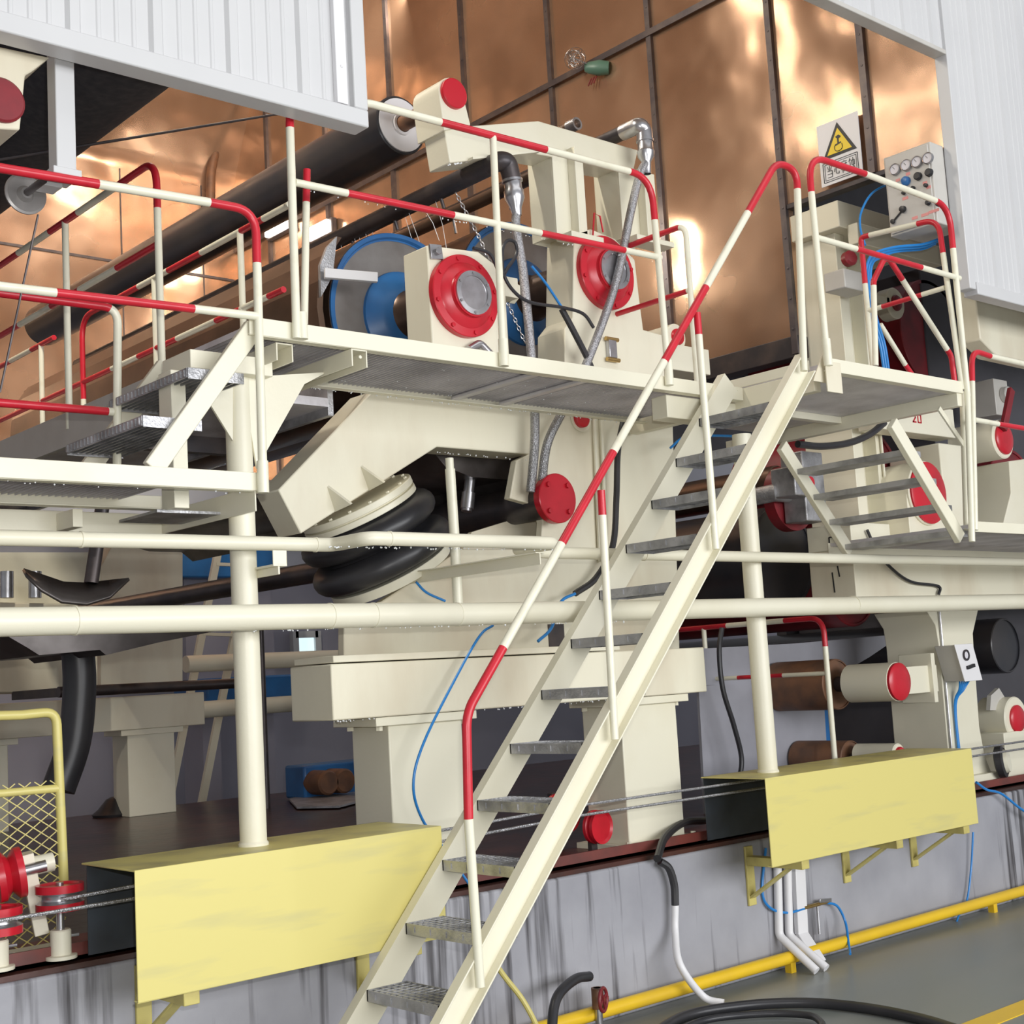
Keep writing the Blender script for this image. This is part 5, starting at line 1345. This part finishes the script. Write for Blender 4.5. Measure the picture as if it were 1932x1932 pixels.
# ================================================================== PULLEYS AND MESH GUARD AT LOWER LEFT
gm = thing('mesh_guard', 'yellow tubular guard with diamond mesh at lower left', 'guard', VY(120, 1660, 5.15))
Y = 5.15
H = lambda px, py, y=Y: VY(px, py, y)
mb = MB(); mb.tube(fillet([H(-60, 1352), H(40, 1349), H(106, 1342), H(122, 1700)], .05), .018, 16); mb.build('frame_tube', 'yellow', gm)
mb = MB(); mb.tube([H(-60, 1502), H(0, 1497), H(112, 1487)], .0155, 14); mb.build('cross_tube', 'yellow', gm)
mb = MB()
x0 = H(-60, 1600).x; x1 = H(121, 1600).x; z0 = .72; z1 = H(100, 1472).z
sx, sz = .060, .043
nx = int((x1 - x0) / sx); nz_ = int((z1 - z0) / sz)
for sgn in (1, -1):
    for k in range(-nz_ - 2, nx + nz_ + 2):
        # straight wires across the panel, clipped to its rectangle
        xa = x0 + k * sx; pts = []
        za, zb_ = z0, z1
        X0 = xa; X1 = xa + sgn * (z1 - z0) / sz * sx
        t0, t1 = 0.0, 1.0
        d = X1 - X0
        for lim, s_ in ((x0, 1), (x1, -1)):
            # s*(X0+t*d - lim) >= 0
            A = s_ * d; B = s_ * (X0 - lim)
            if A > 0: t0 = max(t0, -B / A)
            elif A < 0: t1 = min(t1, -B / A)
        if t1 - t0 > .02:
            mb.bar((X0 + d * t0, Y + .012 * sgn * .2, z0 + (z1 - z0) * t0), (X0 + d * t1, Y + .012 * sgn * .2, z0 + (z1 - z0) * t1), .003, .004)
mb.build('diamond_mesh', 'olive_yellow', gm)

def rope_pulley(c, r, lab, zb):
    t = thing('rope_pulley', lab, 'pulley', (c.x, c.y, zb), 'red rope pulleys at lower left')
    mb = MB(); mb.lathe(c, (0, 0, 1), [(0, .038), (r * .75, .038), (r * .8, .045), (r, .045), (r, .018), (r * .8, .008), (r * .78, 0), (r * .8, -.008), (r, -.018), (r, -.045), (r * .8, -.045), (0, -.045)], 44, mats=[0, 0, 0, 0, 1, 1, 1, 1, 0, 0, 0]); mb.build('sheave', ['red', 'steel'], t)
    mb = MB(); mb.tube([(c.x, c.y, zb + .1), (c.x, c.y, c.z + .05)], .014, 12); mb.build('axle', 'steel', t)
    mb = MB(); mb.lathe((c.x, c.y, zb), (0, 0, 1), [(0, 0), (.055, 0), (.055, .012), (.036, .014), (.036, .095), (.032, .10), (0, .10)], 28); mb.build('post_foot', 'cream', t)
    mb = MB(); mb.cyl((c.x + .03, c.y - .01, zb + .075), (c.x + .06, c.y - .015, zb + .075), .006, 8); mb.build('set_screw', 'steel', t)
    return t
c = VY(113, 1692, 4.70); rope_pulley(Vector((c.x, 4.86, VY(113, 1692, 4.86).z)) if False else VY(113, 1692, 4.86), .083, 'red horizontal rope pulley on a cream post just left of the left guard', .715)
rope_pulley(VY(-5, 1737, 4.86), .083, 'red horizontal rope pulley cut by the left edge of the picture', .715)
lb = thing('rope_pulley', 'red upright rope pulley on a leaning cream bracket at lower left', 'pulley', VY(70, 1760, 5.0), 'red rope pulleys at lower left')
a = VY(48, 1610, 5.0); b = VY(78, 1760, 4.98)
mb = MB(); mb.bar(b, a, .13, .05, (.35, 1, 0)); mb.box(b.x - .08, b.x + .1, 4.9, 5.1, .715, .735); mb.build('leaning_bracket', 'cream', lb, bevel=.003)
c = VY(18, 1650, 4.94)
mb = MB(); mb.lathe(c, (1, -.25, .15), [(0, .035), (.055, .035), (.088, .045), (.088, .022), (.06, 0), (.088, -.022), (.088, -.045), (.055, -.035), (0, -.035)], 40); mb.build('sheave', 'red', lb)
mb = MB(); mb.tube([c, c + Vector((.12, -.03, .018))], .02, 14); mb.build('axle', 'steel', lb)
q = VY(72, 1633, 5.0); mb = MB(); mb.tube([q + Vector((-.03, 0, 0)), q + Vector((.05, -.012, .008))], .034, 20); mb.build('bearing_end', 'cream', lb)

# pulleys on the plinth seen between the stair treads
c = VY(1062, 1533, 5.35)
t = thing('rope_pulley', 'red rope pulley on the plinth seen between lower stair treads, left one', 'pulley', (c.x, c.y, .70))
mb = MB(); mb.lathe(c, (0.2, -1, .1), [(0, -.03), (.08, -.03), (.10, -.04), (.10, -.02), (.075, 0), (.10, .02), (.10, .04), (.08, .03), (0, .03)], 36); mb.build('sheave', 'red', t)
mb = MB(); mb.box(c.x - .03, c.x + .03, c.y + .04, c.y + .08, .70, c.z + .1); mb.build('bracket', 'dark_steel', t, bevel=.003)
c = VY(1128, 1560, 5.0)
t = thing('rope_pulley', 'red rope pulley on the plinth beside the right pedestal, behind the near stringer', 'pulley', (c.x, c.y, .70))
mb = MB(); mb.lathe(c, (0.1, -1, .0), [(0, -.02), (.07, -.02), (.082, -.03), (.082, -.012), (.06, 0), (.082, .012), (.082, .03), (.07, .02), (0, .02)], 36); mb.build('sheave', 'red', t)
mb = MB(); mb.box(c.x - .02, c.x + .02, c.y + .03, c.y + .06, .70, c.z + .06); mb.build('bracket', 'dark_steel', t, bevel=.003)

# ================================================================== FAR SIDE OF THE MACHINE
FY2 = 10.2
ff = thing('far_press_frame', 'far cream side frame on its base beam, seen under the left walkway', 'machine', (4.8, 10.35, .70))
mb = MB(); mb.box(3.0, 5.58, FY2, FY2 + .3, 1.37, 1.63); mb.build('beam', 'cream_worn', ff, bevel=.006)
for x0, x1 in ((3.6, 3.98), (4.92, 5.32)):
    mb = MB(); mb.box(x0, x1, FY2 + .03, FY2 + .3, .70, 1.37); mb.build('pedestal', 'cream', ff, bevel=.006)
    mb = MB(); mb.box(x0 - .06, x1 + .07, FY2 + .01, FY2 + .32, 1.325, 1.37); mb.build('cap_plate', 'cream', ff, bevel=.003)
mb = MB(); mb.prism([VY(x, y, FY2 + .02) for x, y in ((190, 1300), (190, 1070), (235, 985), (400, 958), (345, 1010), (345, 1300))], (0, .25, 0)); mb.build('side_plate', 'cream_worn', ff, bevel=.006)
lf = thing('far_side_frame', 'stained cream frame with two steel cylinders at the left edge, far side', 'machine', VY(60, 1300, 9.6))
mb = MB(); mb.prism([VY(x, y, 9.6) for x, y in ((-60, 1135), (185, 1140), (185, 1305), (-60, 1308))], (0, .4, 0)); mb.build('stacked_plates', 'cream_worn', lf, bevel=.01)
mb = MB(); mb.prism([VY(x, y, 9.8) for x, y in ((-60, 1042), (190, 1042), (190, 1140), (-60, 1140))], (0, .3, 0)); mb.build('back_plate', 'cream', lf)
for x in (13, 66):
    mb = MB(); mb.tube([VY(x, 1128, 9.5), VY(x, 1078, 9.5)], .045, 20); mb.build('cylinder', 'steel', lf)
mb = MB(); a = VY(110, 1306, 8.6); b = VY(470, 1288, 8.6); mb.tube([a, b], .035, 14); mb.box(a.x + .1, a.x + .16, 8.6, 9.62, a.z - .03, a.z + .03); mb.box(b.x - .2, b.x - .14, 8.6, 10.25, b.z - .02, b.z + .02)
tag(mb.build('tie_pipe', 'dark_steel'), 'dark horizontal pipe behind the dark drain pipe at left', 'pipe')
for yy, lab in ((1250, 'upper cream pipe seen far behind the left round post'), (1338, 'lower cream pipe seen far behind the left round post')):
    a = VY(350, yy + 3, 11.2); b = VY(640, yy - 3, 11.2)
    mb = MB(); mb.tube([(a.x, 11.2, a.z), (b.x + 1, 11.2, a.z)], .075, 18); mb.box(b.x + .9 - (.3 if yy > 1300 else 0), b.x + 1.0 - (.3 if yy > 1300 else 0), 11.15, 11.25, 0, a.z); tag(mb.build('far_pipe', 'cream'), lab, 'pipe')
a = VY(345, 985, 12.5); b = VY(460, 1090, 12.5)
bt = thing('blue_machine', 'blue machine housing far behind the left round post', 'machine', (a.x, 12.6, 0))
mb = MB(); mb.box(a.x - .3, b.x + .4, 12.5, 13.2, b.z, a.z); mb.build('housing', 'blue', bt, bevel=.02)
a = VY(390, 1280, 12.3); b = VY(560, 1315, 12.3)
mb = MB(); mb.box(a.x, b.x, 12.3, 13.0, b.z, a.z); mb.build('lower_housing', 'blue', bt, bevel=.02)
mb = MB(); mb.box(a.x + .1, a.x + .3, 12.6, 13.0, 0, b.z); mb.box(b.x - .3, b.x - .1, 12.6, 13.0, 0, b.z); mb.box(a.x, b.x, 12.7, 13.0, a.z, VY(460, 1090, 12.5).z); mb.build('stand', 'hall_wall', bt)
fl_ = thing('far_ladder', 'narrow cream ladder leaning on the far side, beside left round post', 'ladder', VY(375, 1260, 11.8))
for dx in (0, 62):
    lo_ = VY(368 + dx, 1262, 11.8); hi_ = VY(428 + dx, 955, 11.8); lo_ = hi_ + (lo_ - hi_) * (hi_.z / (hi_.z - lo_.z)); mb = MB(); mb.bar(lo_, hi_, .04, .07, (0, 1, 0)); mb.build('side_rail', 'cream', fl_)
for k in range(7):
    t_ = (k + .5) / 7
    x = 368 + 60 * t_; y = 1262 - 307 * t_
    mb = MB(); mb.bar(VY(x, y, 11.8), VY(x + 62, y + 2, 11.8), .05, .03, (0, 1, 0)); mb.build('rung', 'rail_white', fl_)
a = VY(553, 1198, 14.18); b = VY(597, 1239, 14.18)
mb = MB(); mb.box(a.x, b.x, 14.16, 14.19, b.z, a.z); wo = mb.build('window_1', 'window'); struct(wo)
mb = MB()
for x in (a.x, b.x): mb.box(x - .04, x + .04, 14.12, 14.2, b.z - .04, a.z + .04)
for z in (a.z, b.z): mb.box(a.x, b.x, 14.12, 14.2, z - .04, z + .04)
mb.build('window_frame', 'white', wo)
# motors and litter on the plinth top
mt = thing('drive_motor', 'blue drive motor with two dark round ends on the plinth left of the left pedestal', 'motor', VZ(650, 1505, .71))
q = VZ(640, 1505, .71)
for k in range(2):
    mb = MB(); mb.lathe((q.x + .16 * k - .1, q.y, .71 + .13), (0, -1, 0), [(0, -.3), (.10, -.3), (.10, 0), (.085, .02), (0, .02)], 28); mb.build('motor_end', 'rust', mt)
mb = MB(); mb.box(q.x - .2, q.x + .5, q.y + .2, q.y + .5, .71, .98); mb.build('motor_body', 'blue', mt, bevel=.02)
q = VZ(215, 1537, .71)
mb = MB(); mb.lathe((q.x, q.y, .70), (0, 0, 1), [(.16, 0), (.17, .02), (.12, .06), (.06, .13), (.02, .15), (0, .15)], 18)
tag(mb.build('rubber_lump', 'rubber'), 'dark lump lying on the plinth at the foot of the far pedestal', 'lump')
q = VZ(610, 1518, .715)
mb = MB(); mb.prism([VZ(x, y, .712) for x, y in ((545, 1510), (600, 1497), (690, 1492), (700, 1508), (640, 1524), (560, 1526))], (0, 0, .015))
tag(mb.build('felt_scrap', 'galv'), 'grey green scrap sheet lying on the plinth left of left pedestal', 'scrap')
a = VY(500, 1170, 6.5)
mb = MB(); mb.tube([(VZ(503, 1525, .70).x, VZ(503, 1525, .70).y, .70), (VZ(503, 1525, .70).x, VZ(503, 1525, .70).y, 2.1)], .03, 12)
tag(mb.build('thin_post', 'dark_steel'), 'thin dark vertical pipe standing just right of the left round post', 'pipe')
# felt web and grey panel seen under the right section
mb = MB(); mb.prism([VY(x, y, 5.80) for x, y in ((1318, 1224), (1500, 1214), (1705, 1196), (1640, 1240), (1585, 1272), (1562, 1292), (1322, 1293))], (0, .9, 0))
tag(mb.build('felt_web', 'web'), 'pale grey felt web passing above the rusty roll at right', 'felt')
gp = thing('grey_panel', 'upright pale grey panel with a blue edge behind the right round post', 'panel', VY(1450, 1480, 5.78))
mb = MB(); mb.prism([VY(x, y, 5.78) for x, y in ((1318, 1294), (1552, 1286), (1566, 1500), (1332, 1545))], (0, .02, 0)); mb.build('sheet', 'web', gp)
mb = MB(); mb.prism([VY(x, y, 5.78) for x, y in ((1552, 1286), (1562, 1286), (1577, 1500), (1566, 1500))], (0, .02, 0)); mb.build('edge_strip', 'blue', gp)

# dark box added behind the right frame, keeps bright background out of the gaps
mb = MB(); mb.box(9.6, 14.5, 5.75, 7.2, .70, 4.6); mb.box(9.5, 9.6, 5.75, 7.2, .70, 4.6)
tag(mb.build('dark_backdrop', 'bulk', bevel=.01), 'dark box added for the next machine section, filling the gaps at right', 'machine')
roll('lead_roll', (9.35, 5.25, 1.62), .20, 10, 'roll_black', 'black roll behind the white junction box at the right edge', [])
# bearing seen behind the handrail at the right end of the press
c = VY(1277, 636, 5.5)
b9 = bearing('roll_bearing', 'small cream bearing with red cap behind the handrail at the right end of the press', c, .085, .2, capr=.6)
mb = MB(); a = VY(1232, 655, 5.52); b = VY(1312, 700, 5.52); mb.box(a.x, b.x, 5.40, 5.7, b.z - .05, a.z); mb.build('seat_block', 'cream', b9, bevel=.005)
# caged lamp on the copper wall
lc = VX(1125, 128, 7.44)
cl = thing('caged_lamp', 'green lamp holder with a tangled bright wire guard on the copper wall', 'lamp', lc)
mb = MB(); mb.lathe(lc, (-.5, .6, .1), [(0, -.10), (.05, -.10), (.06, -.02), (.045, .06), (.03, .09), (0, .09)], 20); mb.build('holder', 'green', cl)
ball = VX(1086, 111, 7.30)
rnd = random.Random(3)
mb = MB()
for k in range(14):
    ax_ = Vector((rnd.uniform(-1, 1), rnd.uniform(-1, 1), rnd.uniform(-1, 1))).normalized()
    e1_ = ax_.orthogonal().normalized(); e2_ = ax_.cross(e1_); rr_k = rnd.uniform(.045, .085); off_ = ax_ * rnd.uniform(-.03, .03)
    mb.tube([ball + off_ + (e1_ * math.cos(j * math.pi / 9) + e2_ * math.sin(j * math.pi / 9)) * rr_k for j in range(19)], .0022, 5, caps=False)
mb.tube([ball, lc], .006, 8)
mb.build('wire_guard', 'steel', cl)
for k in range(3):
    mb = MB(); a = lc + Vector((.02, .02 + .03 * k, -.05)); mb.tube([a, a + Vector((-.02, .02, -.06))], .006, 6); mb.build('lead', 'dark_red', cl)

# ================================================================== WATER
rnd = random.Random(11)
mb = MB()
def drop(p, r):
    p = Vector(p)
    mb.lathe(p + Vector((0, 0, r)), (0, 0, -1), [(0, 0), (r * .8, r * .5), (r, r * 1.1), (r * .6, r * 1.9), (0, r * 2.2)], 6)
def drops(a, b, n, r=.0035):
    a = Vector(a); b = Vector(b)
    for k in range(n):
        drop(a.lerp(b, rnd.random()) + Vector((rnd.uniform(-.004, .004), rnd.uniform(-.004, .004), rnd.uniform(-.004, .002))), r * rnd.uniform(.55, 1.15))
drops((2.75, 5.06, DZ - .052), (5.3, 5.06, DZ - .052), 90)
for k in range(60): drop((rnd.uniform(2.8, 5.3), rnd.uniform(4.42, 5.0), DZ - .034), .003 * rnd.uniform(.5, 1))
drops((2.6, 4.42, 1.824), (5.0, 4.46, 1.824), 60)
drops((2.85, 4.30, 2.122), (3.98, 4.235, 2.122), 60)
a = VY(560, 355, PY - .018); b = VY(1245, 496, PY - .018)
drops(a, b, 45, .003)
drops((3.28, 4.91, 1.462), (3.5, 4.91, 1.462), 16); drops((4.08, 4.91, 1.462), (4.9, 4.91, 1.462), 30)
drops(VY(845, 312, FY + .02), VY(885, 303, FY + .02), 18, .005)
drops(VY(825, 853, FY), VY(1000, 868, FY), 24)
drops((0.9, 4.40, LZ - .06), (2.6, 4.40, LZ - .06), 20)
tag(mb.build('water_drops', 'water'), 'bright water drops hanging under the walkway, pipes and beams', 'water', kind='stuff')
mb = MB()
t0 = VY(925, 312, 5.18)
for k in range(34):
    y = 5.55 + rnd.random() * 3.2; L = rnd.uniform(.16, .42)
    p = Vector((t0.x + rnd.uniform(-.01, .03), y, t0.z - .05)); d = Vector((rnd.uniform(-.02, .10), 0, -L))
    mb.tube([p, p + d * .5 + Vector((.01, 0, .01)), p + d], .0016, 5)
tag(mb.build('shower_water', 'water'), 'thin threads of water falling from the dark shower pipe', 'water', kind='stuff')

# lamps on the copper wall, seen glaring under the long roll
for (px_, py_), lab in (((528, 430), 'glaring lamp on the copper wall under the long black roll, the left one of two'), ((607, 436), 'glaring lamp on the copper wall under the long black roll, the right one of two')):
    p = VX(px_, py_, 7.47)
    w_ = thing('wall_lamp', lab, 'lamp', p)
    mb = MB(); mb.box(7.44, 7.505, p.y - .22, p.y + .22, p.z - .08, p.z + .08); mb.build('lamp_body', 'batten', w_, bevel=.01)
    mb = MB(); mb.box(7.40, 7.44, p.y - .19, p.y + .19, p.z - .06, p.z + .06); mb.build('lamp_glass', 'lamp', w_, bevel=.012)

# scale marks on the end of the right cross beam
mb = MB()
for (xa, ya, xb, yb) in ((1564, 1014, 1566, 1042), (1564, 1014, 1584, 1012), (1570, 1080, 1575, 1118), (1580, 1068, 1584, 1088)):
    A, B = VX(xa, ya, 7.128), VX(xb, yb, 7.128); mb.bar(A, B, .008, .004, (0, 1, 0) if abs(xa - xb) < 10 else (0, 0, 1))
mb.build('scale_mark', 'black', rf)
# chain hanging between the shower pipe and the housings
path_ = smooth_path([VY(861, 366, 5.48), VY(880, 402, 5.48), VY(912, 465, 5.48), VY(955, 565, 5.48), VY(990, 645, 5.48)], 40)
mb = MB(); acc = 0.0; last = None; flip = 0
for k in range(1, len(path_)):
    acc += (path_[k] - path_[k - 1]).length
    if last is None or acc - last > .021:
        last = acc; flip = 1 - flip
        d = (path_[k] - path_[k - 1]).normalized(); s1 = d.orthogonal().normalized(); s2 = d.cross(s1)
        w_ = (s1 if flip else s2)
        ring = [path_[k] + d * .016 * math.cos(j * math.pi / 6) + w_ * .008 * math.sin(j * math.pi / 6) for j in range(13)]
        mb.tube(ring, .0028, 6, caps=False)
tag(mb.build('link_chain', 'steel'), 'steel link chain hanging from the shower pipe between the two red flanges', 'chain')
mb = MB(); mb.tube(smooth_path([VY(480, 175, 12.62), VY(447, 232, 12.62), VY(412, 275, 12.62), VY(399, 320, 12.62), VY(397, 385, 12.62), VY(396, 470, 12.62)], 8), .05, 12)
tag(mb.build('wall_conduit', 'rust'), 'curved brown conduit running up the copper back wall under the canopy', 'conduit')

mb = MB(); mb.box(9.4, 13.5, 7.25, 7.35, .70, 6.6); mb.box(7.7, 9.4, 7.25, 7.35, 3.3, 6.6)  # sheet added to hide the bright background seen through the notch
tag(mb.build('backing_sheet', 'bulk'), 'dark partition sheet added behind the tall column and the control cabinet', 'backing')
